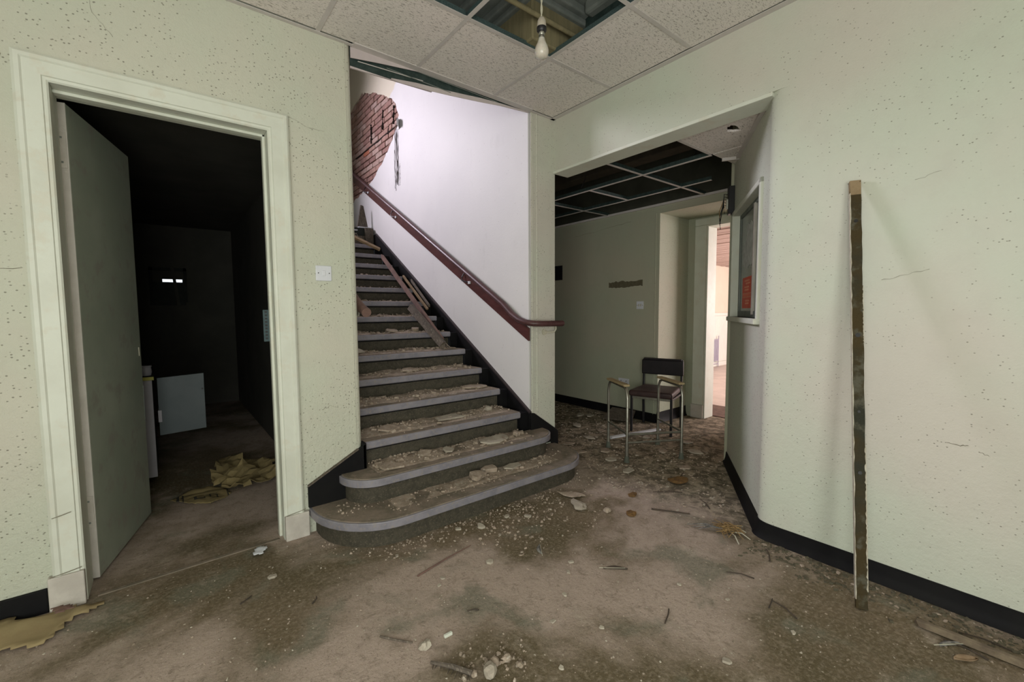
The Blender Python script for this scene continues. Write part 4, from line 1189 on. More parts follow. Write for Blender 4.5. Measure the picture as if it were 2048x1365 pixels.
# pendant bulb
BX, BY, BZ = 1.42, 1.55, 2.49
pb = tag(thing('pendant_bulb', loc=(BX, BY, BZ)), 'bare dusty bulb hanging on a twisted white cord', 'pendant lamp')
m = MB(); n = 90
for ph in (0, math.pi):
    P = [(BX + math.cos(ph + i * 0.55) * 0.0028, BY + math.sin(ph + i * 0.55) * 0.0028, 2.635 + (3.40 - 2.635) * i / n) for i in range(n + 1)]
    m.tube(P, 0.0028, 6)
m.build('cord', MT['cream'], pb, smooth=True)
m = MB(); m.lathe((BX, BY, 0), [(0.006, 2.637), (0.012, 2.634), (0.019, 2.620), (0.0215, 2.600), (0.0215, 2.590)], 18); m.build('lampholder', MT['plaster_pale'], pb, smooth=True)
m = MB(); m.lathe((BX, BY, 0), [(0.0222, 2.592), (0.0228, 2.586), (0.0222, 2.576), (0.017, 2.570)], 18); m.build('shade_ring', MT['frame_dark'], pb, smooth=True)
m = MB(); m.lathe((BX, BY, 0), [(0.0135, 2.572), (0.0145, 2.560), (0.0125, 2.557), (0.0140, 2.548), (0.0140, 2.540)], 18); m.build('bulb_cap', MT['chrome'], pb, smooth=True)
m = MB(); m.lathe((BX, BY, BZ), [(0.0142, 0.054), (0.0165, 0.044), (0.021, 0.032), (0.0285, 0.016), (0.0322, 0.0), (0.0318, -0.012), (0.027, -0.025), (0.018, -0.033), (0.006, -0.0365)], 28); m.build('bulb_glass', MT['bulb'], pb, smooth=True)

# ================================================================== handrail
hr = tag(thing('handrail', loc=(XP - 0.05, YW, 1.19)), 'dark mahogany handrail with backboard on the white stair wall', 'handrail')
def zl(y): return 1.046 + 0.545 * (y - 2.70)
mm = MB(); mm.prism([(2.697, zl(2.697)), (6.95, zl(6.95)), (6.95, zl(6.95) + 0.125), (2.697, zl(2.697) + 0.105)], XP - 0.022, XP - 0.0005, 'x')
mm.build('backboard', MT['mahog'], hr, bevel=0.003)
P = [(XP - 0.045, y, zl(y) + 0.145) for y in (6.95, 6.0, 5.0, 4.0, 3.2, 3.0)] + [(XP - 0.046, 2.87, 1.263), (XP - 0.048, 2.78, 1.220), (XP - 0.040, 2.70, 1.198), (XP - 0.015, 2.640, 1.190), (XP + 0.04, 2.615, 1.187), (XP + 0.12, 2.610, 1.186), (PX1 - 0.03, 2.610, 1.185), (PX1 + 0.005, 2.610, 1.185)]
mm = MB(); mm.tube(P, 0.029, 14, sx=1.05, sy=0.85); mm.build('rail', MT['mahog_dusty'], hr, smooth=True)
mm = MB(); mm.tube([(PX1 + 0.004, 2.610, 1.185), (PX1 + 0.010, 2.610, 1.185)], 0.024, 12); mm.build('rail_end', MT['wood_tan'], hr, smooth=True)
mm = MB(); mm.tube([(2.475, YW - 0.002, 1.115), (2.475, YW - 0.010, 1.115)], 0.026, 16); rose = mm.build('bracket_rose', MT['cream'], hr, smooth=True)
mm = MB(); mm.tube([(2.475, YW - 0.008, 1.115), (2.50, YW - 0.04, 1.113), (2.535, YW - 0.066, 1.118), (2.545, YW - 0.072, 1.14), (2.545, YW - 0.073, 1.163)], 0.0065, 8); mm.build('bracket_arm', MT['cream'], rose, smooth=True)
for y in (3.60, 5.25, 6.15):
    z = zl(y) + 0.035
    mm = MB(); mm.tube([(XP - 0.028, y + 0.05, z + 0.09), (XP - 0.045, y + 0.06, z + 0.055), (XP - 0.055, y + 0.045, z + 0.02), (XP - 0.045, y + 0.0, z + 0.005), (XP - 0.028, y - 0.03, z)], 0.0055, 8); bk = mm.build('bracket', MT['frame_dark'], hr, smooth=True)
    mm = MB(); mm.box(XP - 0.034, XP - 0.022, y - 0.06, y - 0.025, z - 0.018, z + 0.008); mm.build('bracket_pad', MT['white'], bk, bevel=0.002)
h2 = tag(thing('handrail', loc=(1.0, 2.80, 1.28)), 'short brown handrail end on the left wall of the stairs', 'handrail')
mm = MB(); mm.tube([(1.005, 5.6, 2.80), (1.005, 3.2, 1.515), (1.005, 2.95, 1.375), (1.005, 2.84, 1.318), (1.005, 2.745, 1.287)], 0.034, 14, sx=0.9, sy=0.9); mm.build('rail', MT['wood_red'], h2, smooth=True)
mm = MB(); mm.tube([(0.94, 2.90, 1.27), (0.97, 2.90, 1.255), (1.0, 2.88, 1.27), (1.003, 2.88, 1.31)], 0.007, 8); mm.build('bracket', MT['chrome'], h2, smooth=True)

# ================================================================== timbers on the stairs
def plank(name, a, b, wd, th, mt, label, cat, up=(0, 0, 1), group=None, parts=None):
    c = (Vector(a) + Vector(b)) / 2
    mm = MB()
    A, B = Vector(a), Vector(b)
    d = (B - A).normalized(); r = d.cross(Vector(up)).normalized(); u = r.cross(d)
    n = 14; vs = []; fs = []
    for i in range(n + 1):
        p = A + (B - A) * (i / n)
        for x, y in ((-1, -1), (1, -1), (1, 1), (-1, 1)):
            vs.append(p + r * (x * wd / 2 * random.uniform(0.86, 1.0)) + u * (y * th / 2 * random.uniform(0.86, 1.0)) + (d * random.uniform(-0.02, 0.02) if i in (0, n) else Vector((0, 0, 0))))
    for i in range(n):
        q = i * 4
        for j in range(4): fs.append((q + j, q + (j + 1) % 4, q + 4 + (j + 1) % 4, q + 4 + j))
    fs += [(0, 1, 2, 3), (n * 4, n * 4 + 3, n * 4 + 2, n * 4 + 1)]
    mm.add(vs, fs)
    o = mm.build(name, mt, loc=tuple(c), bevel=0.002)
    if label: tag(o, label, cat, group)
    return o
def nz(k): return k * RISE
plank('timber_batten', (2.046, 3.642, 1.028), (2.168, 5.327, 1.985), 0.030, 0.050, MT['wood_red'], 'long reddish batten lying down the stair nosings', 'timber')
plank('timber_board', (2.000, 3.530, 0.978), (1.984, 4.172, 1.342), 0.050, 0.070, MT['wood_old'], 'thick grey broken board lying below the long reddish batten', 'timber', up=(0.25, 0, 1))
plank('timber_stick', (2.180, 4.180, 1.321), (2.235, 4.870, 1.712), 0.022, 0.026, MT['wood_tan'], 'short brown stick between the long batten and the black string', 'timber')
plank('timber_stick', (2.232, 4.232, 1.350), (2.290, 4.774, 1.658), 0.020, 0.030, MT['wood_old'], 'short dark stick nearest the black string on the stairs', 'timber')
plank('timber_board', (2.20, 5.46, 2.085), (1.70, 5.72, 2.36), 0.06, 0.028, MT['wood_tan'], 'broken pale board slanting across the top steps', 'timber', up=(0.1, -0.6, 0.8))
m = MB(); m.tube([(2.075, 3.66, 1.015), (2.11, 3.66, 0.975), (2.15, 3.67, 0.945), (2.20, 3.65, 0.938)], 0.004, 6)
tag(m.build('bent_wire', MT['plaster'], smooth=True, loc=(2.1, 3.63, 0.99)), 'thin bent wire beside the lower end of the broken board', 'wire')
# jumble on the landing
cr = tag(thing('broken_crate', loc=(2.1, 6.15, 2.33)), 'dark broken box with white strips at the top of the stairs', 'box')
m = MB(); m.box(1.75, 2.30, 5.997, 6.40, 2.329, 2.44); m.build('body', MT['cab_dark'], cr, bevel=0.004)
m = MB(); m.box(2.13, 2.308, 6.005, 6.30, 2.439, 2.457); m.build('lid', MT['white'], cr, bevel=0.002)
m = MB(); m.bar((1.72, 5.989, 2.385), (2.10, 5.989, 2.40), 0.018, 0.014); m.build('strip', MT['white'], cr)
m = MB(); m.prism([(5.965, 2.178), (5.965, 2.44), (5.998, 2.44), (5.998, 2.178)], 2.20, XP - 0.024, 'x'); m.build('side', MT['wood_old'], cr)
m = MB(); m.add([(2.14, 6.10, 2.456), (2.285, 6.08, 2.456), (2.235, 6.10, 2.76), (2.20, 6.11, 2.775), (2.14, 6.13, 2.456), (2.285, 6.11, 2.456), (2.235, 6.13, 2.76), (2.20, 6.14, 2.775)],
              [(0, 1, 2, 3), (7, 6, 5, 4), (0, 4, 5, 1), (1, 5, 6, 2), (2, 6, 7, 3), (3, 7, 4, 0)])
tag(m.build('splintered_board', MT['wood_old'], loc=(2.2, 6.1, 2.45), bevel=0.004), 'pointed dark splintered board standing on the broken box', 'timber')
m = MB(); rr = random.Random(3)
for k in range(7):
    c = Vector((2.0 + rr.uniform(-.05, .05), 5.96, 2.31))
    m.tube([c + Vector((math.cos(a) * rr.uniform(.03, .06), rr.uniform(-.02, .02), math.sin(a) * rr.uniform(.03, .06))) for a in [i * 0.8 for i in range(9)]], 0.0035, 5)
tag(m.build('wire_tangle', MT['plaster_pale'], smooth=True, loc=(2.0, 5.96, 2.3)), 'pale tangle of wire hanging below the broken box', 'wire')

# ================================================================== rubble on the stairs
slabs = [  # x, y, step, size x, size y, tilt, rot, label
    (1.90, 2.60, 2, 0.27, 0.15, 0.10, 0.10, 'large flat plaster slab on the right half of the second step'),
    (1.06, 2.58, 2, 0.20, 0.12, 0.05, -0.2, 'dull flat plaster piece at the left end of the second step'),
    (1.18, 2.86, 3, 0.17, 0.12, 0.15, 0.3, 'tilted plaster slab at the left end of the third step'),
    (1.66, 2.88, 3, 0.30, 0.14, 0.06, 0.1, 'cracked plaster slab in the middle of the third step'),
    (2.07, 3.13, 4, 0.26, 0.12, 0.12, -0.05, 'angular plaster slab at the right end of the fourth step'),
    (1.60, 3.42, 5, 0.18, 0.10, 0.25, 0.2, 'tipped plaster slab on the fifth step'),
    (1.27, 3.70, 6, 0.12, 0.08, 0.4, 0.4, 'small tilted plaster piece on the sixth step'),
    (1.60, 2.40, 1, 0.13, 0.10, 0.20, 0.2, 'thick crusty plaster lump on the bottom step'),
    (1.73, 2.46, 1, 0.14, 0.07, 0.15, -0.2, 'crusty plaster piece leaning behind the lump on the bottom step'),
    (1.92, 2.42, 1, 0.16, 0.08, 0.06, 0.1, 'thin plaster sheet on the right of the bottom step'),
    (1.70, 3.98, 7, 0.14, 0.09, 0.3, 0.3, 'tilted plaster piece on the seventh step'),
    (1.92, 3.96, 7, 0.09, 0.07, 0.2, -0.4, 'pale plaster chunk on the seventh step'),
    (1.50, 2.62, 2, 0.12, 0.09, 0.2, 0.8, 'broken plaster piece in the middle of the second step'),
    (1.33, 2.64, 2, 0.11, 0.08, 0.25, -0.5, 'small plaster piece left of centre on the second step'),
    (2.10, 2.60, 2, 0.06, 0.06, 0.2, 0.4, 'small plaster block right of the large slab on the second step'),
    (2.05, 2.90, 3, 0.06, 0.05, 0.2, 0.4, 'small buff plaster block at the right end of the third step'),
]
def slab_mesh(sx, sy, th, seed):
    rr = random.Random(seed)
    n = rr.choice((6, 7, 8))
    pts = []
    for i in range(n):
        a = 2 * math.pi * i / n + rr.uniform(-.3, .3)
        k = 1 / max(abs(math.cos(a)), abs(math.sin(a))) ** 0.8
        pts.append((math.cos(a) * sx / 2 * k * rr.uniform(0.62, 1.05), math.sin(a) * sy / 2 * k * rr.uniform(0.62, 1.05)))
    return MB().prism(pts, 0, th)
for i, (x, y, k, sx, sy, tl_, rz, lb) in enumerate(slabs):
    th = 0.03 if 'lump' in lb or 'block' in lb or 'chunk' in lb else 0.012
    o = slab_mesh(sx, sy, th, i + 20).build('plaster_slab', MT['plaster'] if i % 3 else MT['plaster_pale'], bevel=0.002, seg=1)
    o.location = (x, y, nz(k) + 0.006 + sy / 2 * math.sin(tl_) * 0.95)
    o.rotation_euler = (tl_, 0.02, rz)
    tag(o, lb, 'plaster slab', 'plaster slabs on the stairs')

rub = MB(); rr = random.Random(11)
def dust_bank(mm, x0, x1, y0, y1, z, h, seed, nx=46, ny=9, wall=True):
    vs = []
    for i in range(nx + 1):
        for j in range(ny + 1):
            x = x0 + (x1 - x0) * i / nx; t = j / ny
            y = y0 + (y1 - y0) * t
            edge = min(1, i / 4, (nx - i) / 4)
            f = (0.15 + t ** 1.3) if wall else math.sin(math.pi * t)
            n_ = noise.noise(Vector((x * 4, y * 4, seed))) * 0.8 + noise.noise(Vector((x * 13, y * 13, seed + 5))) * 0.45 + 0.35
            d = h * f * max(-0.25, n_) * edge
            vs.append((x, y, z + d - (0.004 if t < 0.12 else 0)))
    fs = []
    for i in range(nx):
        for j in range(ny):
            a = i * (ny + 1) + j
            fs.append((a, a + ny + 1, a + ny + 2, a + 1))
    mm.add(vs, fs)
for k in range(2, 13):
    y = stepY[k]; h = 0.024 if k < 9 else 0.020
    x0 = (XS if k > 2 else 0.95) + 0.02; x1 = 2.20 if k > 2 else 2.22
    dust_bank(rub, x0, x1, y + 0.05, y + GO + 0.03 if k > 2 else 2.73, nz(k) + 0.001, h, k * 3.3)
    for i in range(330 if k < 8 else 150):
        x = rr.uniform(x0, x1); t = min(1, abs(rr.gauss(0.75, 0.28)))
        yy = y + 0.03 + t * (GO - 0.02)
        if k == 2: yy = min(yy, 2.72)
        rub.chip((x, yy, nz(k) + 0.03 * t * max(0, noise.noise(Vector((x * 4, yy * 4, k * 3.3))) + 0.3)), rr.choice((0.005, 0.007, 0.010, 0.014, 0.020, 0.030)), 0.5, rr)
for k in range(2, 12):
    for i in range(26 if k < 8 else 12):
        x = rr.uniform(1.0, 2.18); yy = stepY[k] + rr.uniform(0.10, GO - 0.01)
        if k == 2: yy = min(yy, 2.70)
        rub.chip((x, yy, nz(k) + 0.004), rr.uniform(0.03, 0.085), 0.28, rr)
for i in range(24):
    rub.chip((rr.uniform(1.2, 2.3), rr.uniform(2.34, 2.47), RISE + 0.002), rr.uniform(0.02, 0.06), 0.35, rr)
dust_bank(rub, 1.0, 2.3, 2.30, 2.48, RISE + 0.001, 0.014, 1.7)
for i in range(420):
    x = rr.uniform(0.72, 2.45); yy = rr.uniform(2.29, 2.48) if x > 0.95 and x < 2.3 else rr.uniform(2.42, 2.60)
    rub.chip((x, yy, RISE), rr.choice((0.005, 0.007, 0.010, 0.014, 0.02)), 0.5, rr)
tag(rub.build('stair_rubble', MT['plaster']), 'crumbled plaster rubble and dust banked on the stair treads', 'rubble', None, 'stuff')

# ================================================================== rubble on the floor
def seg_d(p, a, b):
    ax, ay = a; bx, by = b; vx, vy = bx - ax, by - ay
    t = max(0.0, min(1.0, ((p[0] - ax) * vx + (p[1] - ay) * vy) / (vx * vx + vy * vy + 1e-12)))
    return math.hypot(p[0] - ax - vx * t, p[1] - ay - vy * t)
def turned(o, a, x, y): return (o[0] + x * math.cos(a) - y * math.sin(a), o[1] + x * math.sin(a) + y * math.cos(a))
KEEP = [((2.075, 1.915), 0.085), ((2.175, 2.06), 0.105), ((2.16, 1.75), 0.03), ((0.72, 1.456), 0.032), ((0.845, 1.20), 0.038), ((2.492, 1.795), 0.04), ((2.248, 1.628), 0.045),
        ((2.95, 1.72), 0.085), ((3.93, 3.62), 0.09), ((4.0, 3.52), 0.09), ((3.55, 3.30), 0.09), ((2.282, 0.47), 0.03), ((2.485, 1.13), 0.045)]
_a = math.atan2(-0.492, 0.871)
KEEP += [(turned((3.234, 2.112), _a, x, y), 0.036) for x in (-0.25, 0.25) for y in (0, 0.42)]
_a = math.radians(17.5)
KEEP += [(turned((4.105, 2.665), _a, x, y), 0.030) for x in (-0.20, 0.225) for y in (-0.205, 0.205)]
KSEG = [((3.45, 2.76), (4.08, 2.62), 0.035), ((2.335, 0.295), (2.36, -0.35), 0.022), ((0.903, 1.888), (1.259, 1.959), 0.010), ((0.608, 1.62), (0.694, 1.509), 0.009),
        ((2.408, 1.587), (2.535, 1.393), 0.012), ((0.70, 1.37), (0.79, 1.235), 0.016), ((0.62, 1.34), (0.75, 1.22), 0.012)]
RISER1 = bull(0.607 + 0.035, 2.590 - 0.035, YW, 2.212 + 0.035, 0.365, 0.385, 0.285, 0.265)
class FloorMB(MB):
    def chip(s, c, sz, flat=0.5, rnd=random, mi=0):
        h = sz * 0.5
        if any(math.hypot(c[0] - q[0], c[1] - q[1]) < r_ + h for q, r_ in KEEP): return s
        if any(seg_d(c, a, b) < r_ + h for a, b, r_ in KSEG): return s
        if any(inpoly((c[0] + dx_, c[1] + dy_), RISER1) for dx_ in (-h, 0, h) for dy_ in (-h, 0, h)): return s
        return MB.chip(s, c, sz, flat, rnd, mi)
fr = FloorMB(); fp = FloorMB(); rr = random.Random(5)
def splay_side(x, y):  # >0: corridor side of the angled wall
    return (x - SPO.x) * SPN.x + (y - SPO.y) * SPN.y
def free(x, y):
    if x < -0.4 and y > YW - 0.04: return False
    if y > 2.19 and 0.58 < x < 2.62: return False
    if x > XR - 0.04 and splay_side(x, y) < 0.04: return False
    if y > YW - 0.04 and x < PX1 + 0.02: return False
    if x > XF - 0.03: return False
    return y > -1.0 and x > -1.2
for i in range(5200):
    x = rr.uniform(-0.7, 2.56); y = rr.uniform(-0.2, 2.66)
    if not free(x, y): continue
    if noise.noise(Vector((x * 2.5, y * 2.5, 3))) + rr.uniform(-.6, .6) < -0.1: continue
    (fp if rr.random() < 0.3 else fr).chip((x, y, 0), rr.choice((0.003, 0.004, 0.005, 0.006, 0.009, 0.013)), 0.4, rr)
for i in range(620):     # bank at the foot of the stair
    t = rr.random(); x = 0.62 + t * 1.95
    yb = 2.215 if 1.0 < x < 2.25 else 2.215 + 0.35 * (min(1, abs(x - (1.0 if x < 1 else 2.25)) / 0.38)) ** 2
    y = yb + 0.03 - abs(rr.gauss(0, 0.09))
    (fr if rr.random() < 0.9 else fp).chip((x, y, 0), rr.choice((0.004, 0.006, 0.009, 0.013, 0.020)), 0.5, rr)
for i in range(260):
    x = rr.gauss(1.75, 0.35); y = 2.15 - abs(rr.gauss(0, 0.22))
    if free(x, y): fr.chip((x, y, 0), rr.choice((0.008, 0.012, 0.018, 0.028)), 0.4, rr)
for i in range(150):
    x = rr.gauss(0.86, 0.10); y = rr.gauss(1.22, 0.06)
    if free(x, y): fr.chip((x, y, 0), rr.choice((0.006, 0.01, 0.016, 0.022)), 0.5, rr)
dl = FloorMB()
for i in range(900):     # litter along the side wall
    y = rr.uniform(-0.3, 1.0); x = XR - 0.035 - abs(rr.gauss(0, 0.10))
    (dl if rr.random() < 0.85 else fr).chip((x, y, 0), rr.choice((0.005, 0.008, 0.012, 0.02, 0.035)), 0.18, rr)
for i in range(4200):    # corridor
    x = rr.uniform(2.5, 4.3); y = rr.uniform(1.2, 4.6)
    if not free(x, y): 
        if not (x > PX1 + 0.03 and x < XF - 0.05): continue
        if splay_side(x, y) < 0.04: continue
    (fr if rr.random() < 0.82 else fp).chip((x, y, 0), rr.choice((0.006, 0.009, 0.013, 0.02, 0.03)), 0.25, rr)
tag(dl.build('dark_floor_litter', MT['litter']), 'dark flaky litter along the black coved skirting', 'litter', None, 'stuff')
tag(fr.build('floor_rubble', MT['plaster']), 'fine brown plaster crumbs scattered over the floor', 'rubble', None, 'stuff')
tag(fp.build('pale_floor_chips', MT['plaster_pale']), 'fine pale plaster chips scattered over the floor', 'rubble', None, 'stuff')

def rock(name, c, sx, sy, sz, seed, mt, label, cat, group=None):
    bm = bmesh.new(); bmesh.ops.create_icosphere(bm, subdivisions=2, radius=0.5)
    for v in bm.verts:
        n_ = 1 + 0.55 * noise.noise(v.co * 2.2 + Vector((seed, 0, 0))) + 0.3 * noise.noise(v.co * 6 + Vector((0, seed, 0)))
        v.co = Vector((v.co.x * sx * n_, v.co.y * sy * n_, max(-0.42, v.co.z * n_) * sz))
    me = bpy.data.meshes.new(name); bm.to_mesh(me); bm.free(); me.materials.append(mt)
    o = bpy.data.objects.new(name, me); COL.objects.link(o)
    o.location = (c[0], c[1], sz * 0.42); o.rotation_euler = (0, 0, seed)
    return tag(o, label, cat, group)
def chip_plate(x, y, s, i, label, cat, group):
    o = slab_mesh(s, s * 0.66, s * 0.22, 200 + i).build('plaster_chip', MT['plaster_pale'], bevel=0.0015, seg=1)
    o.location = (x, y, 0.001); o.rotation_euler = (0.05, 0.04, i * 1.3)
    tag(o, label, cat, group)
rock('plaster_lump', (2.075, 1.915), 0.15, 0.10, 0.035, 1.2, MT['plaster_pale'], 'large pale plaster lump on the floor below the bottom step', 'plaster lump')
rock('plaster_lump', (2.175, 2.06), 0.19, 0.10, 0.022, 2.2, MT['plaster'], 'flat brown plaster piece beside the pale lump near the steps', 'plaster lump')
rock('plaster_lump', (2.16, 1.75), 0.045, 0.04, 0.03, 5.2, MT['plaster'], 'small brown lump beside the large pale plaster lump', 'plaster lump')
rock('stone', (0.72, 1.456), 0.048, 0.040, 0.034, 3.3, MT['plaster_pale'], 'rounded pale stone lying beside the thin grey twig', 'stone')
rock('stone', (0.845, 1.20), 0.060, 0.050, 0.040, 4.1, MT['plaster_pale'], 'pale yellowish stone among brown crumbs beside the brush of twigs', 'stone')
for i, (x, y, s) in enumerate(((0.80, 1.235, 0.03), (0.89, 1.23, 0.035), (0.93, 1.21, 0.04), (0.76, 1.24, 0.025), (0.95, 1.16, 0.03), (0.79, 1.17, 0.028))):
    rock('plaster_crumb', (x, y), s, s * 0.8, s * 0.6, 7.1 + i, MT['plaster'], 'brown plaster crumb around the pale yellowish stone', 'plaster crumb', 'crumbs around the yellowish stone')
for i, (x, y, s) in enumerate(((1.246, 1.761, 0.05), (1.361, 1.337, 0.035), (1.57, 1.50, 0.035), (1.50, 1.45, 0.03), (0.99, 1.80, 0.03), (0.95, 1.76, 0.028), (1.83, 1.05, 0.03), (0.35, 2.33, 0.05), (1.06, 1.06, 0.03), (1.33, 1.10, 0.028), (1.90, 0.60, 0.03), (1.55, 0.70, 0.04), (1.20, 1.25, 0.03), (0.90, 2.12, 0.03), (1.90, 0.86, 0.022), (1.45, 1.95, 0.03), (1.72, 2.02, 0.05), (1.62, 2.10, 0.05), (1.42, 2.10, 0.06), (1.30, 2.16, 0.04))):
    chip_plate(x, y, s, i, 'flat pale plaster chip lying singly on the open lobby floor', 'plaster chip', 'pale chips on the lobby floor')
m = MB(); m.box(0.805, 0.840, 1.45, 1.462, 0, 0.012); tag(m.build('plaster_chip', MT['trim'], loc=(0.82, 1.456, 0), bevel=0.002), 'square edged white chip near the rounded pale stone', 'plaster chip')
o = crumple([(0.305, 2.585), (0.345, 2.57), (0.375, 2.615), (0.345, 2.65), (0.315, 2.635)], 0.003, 0.02, 2, 7).build('paper_scrap', MT['white'], smooth=True); solid(o, 0.002)
tag(o, 'white crumpled scrap on the floor in front of the doorway', 'paper')

# sticks, feathers, leaves
def stick(name, pts, r, mt, label, cat, group=None):
    mm = MB(); mm.tube(pts, r, 6)
    return tag(mm.build(name, mt, smooth=True, loc=tuple(pts[0])), label, cat, group)
stick('thin_rod', [(0.903, 1.888, 0.005), (1.08, 1.925, 0.008), (1.259, 1.959, 0.005)], [0.0045, 0.004, 0.002], MT['wood_red'], 'thin straight brown rod on the floor in front of the steps', 'stick')
stick('twig', [(0.608, 1.62, 0.005), (0.65, 1.56, 0.006), (0.694, 1.509, 0.005)], [0.004, 0.004, 0.003], MT['wood_old'], 'thin grey twig lying near the rounded pale stone', 'twig')
stick('twig', [(2.408, 1.587, 0.005), (2.46, 1.50, 0.008), (2.535, 1.393, 0.005)], [0.005, 0.004, 0.003], MT['twig'], 'dark curved twig between the steps and the angled wall', 'twig')
for i, (x, y, a, l) in enumerate(((1.55, 0.95, 0.4, 0.10), (2.00, 0.62, 1.2, 0.12), (1.98, 0.72, 0.2, 0.08), (2.15, 0.85, 2.0, 0.12), (2.36, 0.86, 0.5, 0.13), (2.40, 0.15, 1.9, 0.16), (2.43, 0.05, 1.7, 0.14), (2.30, 0.10, 1.5, 0.12), (1.0, 1.5, 2.6, 0.05), (0.2, 2.2, 0.6, 0.06), (0.45, 2.0, 1.0, 0.05), (2.7, 1.35, 0.9, 0.15), (2.8, 1.6, 2.4, 0.2), (3.0, 1.75, 0.3, 0.18))):
    stick('twig', [(x, y, 0.004), (x + math.cos(a) * l * 0.5 + 0.01, y + math.sin(a) * l * 0.5, 0.007), (x + math.cos(a) * l, y + math.sin(a) * l, 0.004)], [0.003, 0.0028, 0.002], MT['twig'], 'short dark twig among the floor litter', 'twig', 'twigs scattered on the floor')
def feather(c, a, l, wd, mt, label):
    mm = MB(); n = 10; vs = []; fs = []
    d = Vector((math.cos(a), math.sin(a), 0)); s_ = Vector((-d.y, d.x, 0)); c = Vector(c)
    for i in range(n + 1):
        t = i / n; ww = wd * (math.sin(math.pi * min(1, t * 0.9 + 0.08)) ** 0.7) / 2 * random.uniform(0.85, 1.1)
        p = c + d * l * t + s_ * 0.012 * math.sin(t * 3)
        vs += [p + s_ * ww + Vector((0, 0, 0.003)), p + Vector((0, 0, 0.008)), p - s_ * ww + Vector((0, 0, 0.003))]
    for i in range(n):
        q = i * 3; fs += [(q, q + 1, q + 4, q + 3), (q + 1, q + 2, q + 5, q + 4)]
    mm.add(vs, fs)
    th = thing('feather', loc=tuple(c)); tag(th, label, 'feather')
    o = mm.build('vane', mt, th, smooth=True); solid(o, 0.0015)
    m2 = MB(); m2.tube([c + d * (-0.02) + Vector((0, 0, .007)), c + d * l * 0.9 + Vector((0, 0, .010))], [0.002, 0.001], 5); m2.build('quill', MT['cream'], th)
feather((1.505, 1.650, 0), 0.95, 0.09, 0.022, MT['feather'], 'grey curled feather on the open floor in front of the steps')
feather((1.655, 1.360, 0), -0.75, 0.12, 0.026, MT['twig'], 'dark feather on the open floor nearest the bird remains')
feather((2.255, 0.225, 0), -0.65, 0.11, 0.022, MT['feather'], 'pale feather beside the wooden strip at the side wall')
# dead leaf
m = MB(); n = 8; vs = []; fs = []
for i in range(n + 1):
    t = i / n; ww = 0.017 * math.sin(math.pi * t) ** 1.1 * random.uniform(0.85, 1.1)
    p = Vector((2.205, 0.180, 0)) + Vector((0.75, -0.66, 0)) * 0.085 * t
    s_ = Vector((0.66, 0.75, 0))
    vs += [p + s_ * ww + Vector((0, 0, 0.014)), p + Vector((0, 0, 0.004)), p - s_ * ww + Vector((0, 0, 0.012))]
for i in range(n): q = i * 3; fs += [(q, q + 1, q + 4, q + 3), (q + 1, q + 2, q + 5, q + 4)]
m.add(vs, fs)
o = solid(m.build('dry_leaf', MT['leaf'], smooth=True, loc=(2.22, 0.16, 0)), 0.0015); tag(o, 'curled dry brown leaf near the wooden strip', 'leaf')
# bird remains by the angled wall, built up from straw and feathers
cp = tag(thing('bird_remains', loc=(2.48, 1.135, 0)), 'bird remains of straw like stalks and long feathers by the skirting', 'bird remains')
rr = random.Random(21); m = MB()
for k in range(60):
    c = Vector((2.485 + rr.gauss(0, .025), 1.13 + rr.gauss(0, .025), 0.012 + abs(rr.gauss(0, .014)))); a = rr.uniform(0, 6.28); l = rr.uniform(0.03, 0.08)
    dd = Vector((math.cos(a), math.sin(a), rr.uniform(-.2, .3)))
    p2 = c + dd * l; p2.z = max(p2.z, 0.004); m.tube([c - dd * l * 0.4 + Vector((0, 0, .004)), c + Vector((0, 0, .012)), p2], 0.0022, 4)
m.build('straw', MT['straw'], cp)
for a, l in ((2.0, 0.20), (2.15, 0.17), (2.3, 0.14)):
    m = MB(); p = Vector((2.475, 1.15, 0.022)); d = Vector((math.cos(a) * 0.7 - 0.15, math.sin(a), 0)).normalized()
    m.tube([p, p + d * l * 0.5 + Vector((0, 0, 0.012)), p + d * l - Vector((0, 0, 0.012))], [0.005, 0.006, 0.002], 6, sx=1.6, sy=0.4); m.build('long_feather', MT['feather'], cp, smooth=True)
for a, l in ((-0.6, 0.10), (-1.4, 0.11), (0.2, 0.10), (-2.3, 0.12), (-0.1, 0.14)):
    m = MB(); p = Vector((2.485, 1.125, 0.015)); d = Vector((math.cos(a), math.sin(a), 0))
    m.tube([p, p + d * l * 0.6 + Vector((0, 0, 0.012)), p + d * l + Vector((0, 0, -0.010))], 0.003, 5); m.build('stalk', MT['cream'], cp)
# brush-like twig debris near the bottom edge
cp = tag(thing('twig_brush', loc=(0.74, 1.30, 0)), 'comb like piece of twig debris beside the yellowish stone', 'twig')
m = MB(); m.tube([(0.70, 1.37, 0.012), (0.75, 1.30, 0.016), (0.79, 1.235, 0.012)], [0.006, 0.009, 0.010], 7); m.build('stem', MT['wood_old'], cp, smooth=True)
for i in range(9):
    t = i / 8; p = Vector((0.705 + 0.075 * t, 1.36 - 0.11 * t, 0.010)); m = MB(); l = random.uniform(0.012, 0.055)
    m.tube([p, p + Vector((-0.5 + random.uniform(-.5, .3), -0.6 + random.uniform(-.2, .5), 0)) * l], [0.002, 0.001], 5); m.build('bristle', MT['twig'], cp)
def clump(x, y, s, label):
    rock('rusty_clump', (x, y), s * 2.4, s * 1.9, s * 0.7, x * 7.3, MT['rust'], label, 'debris clump')
clump(2.492, 1.795, 0.028, 'small rust brown clump near the bottom step beside the dark floor patch')
clump(2.248, 1.628, 0.032, 'rust brown mossy clump next to the dark curved twig')
clump(2.95, 1.72, 0.06, 'dark rusty clump at the foot of the angled wall')

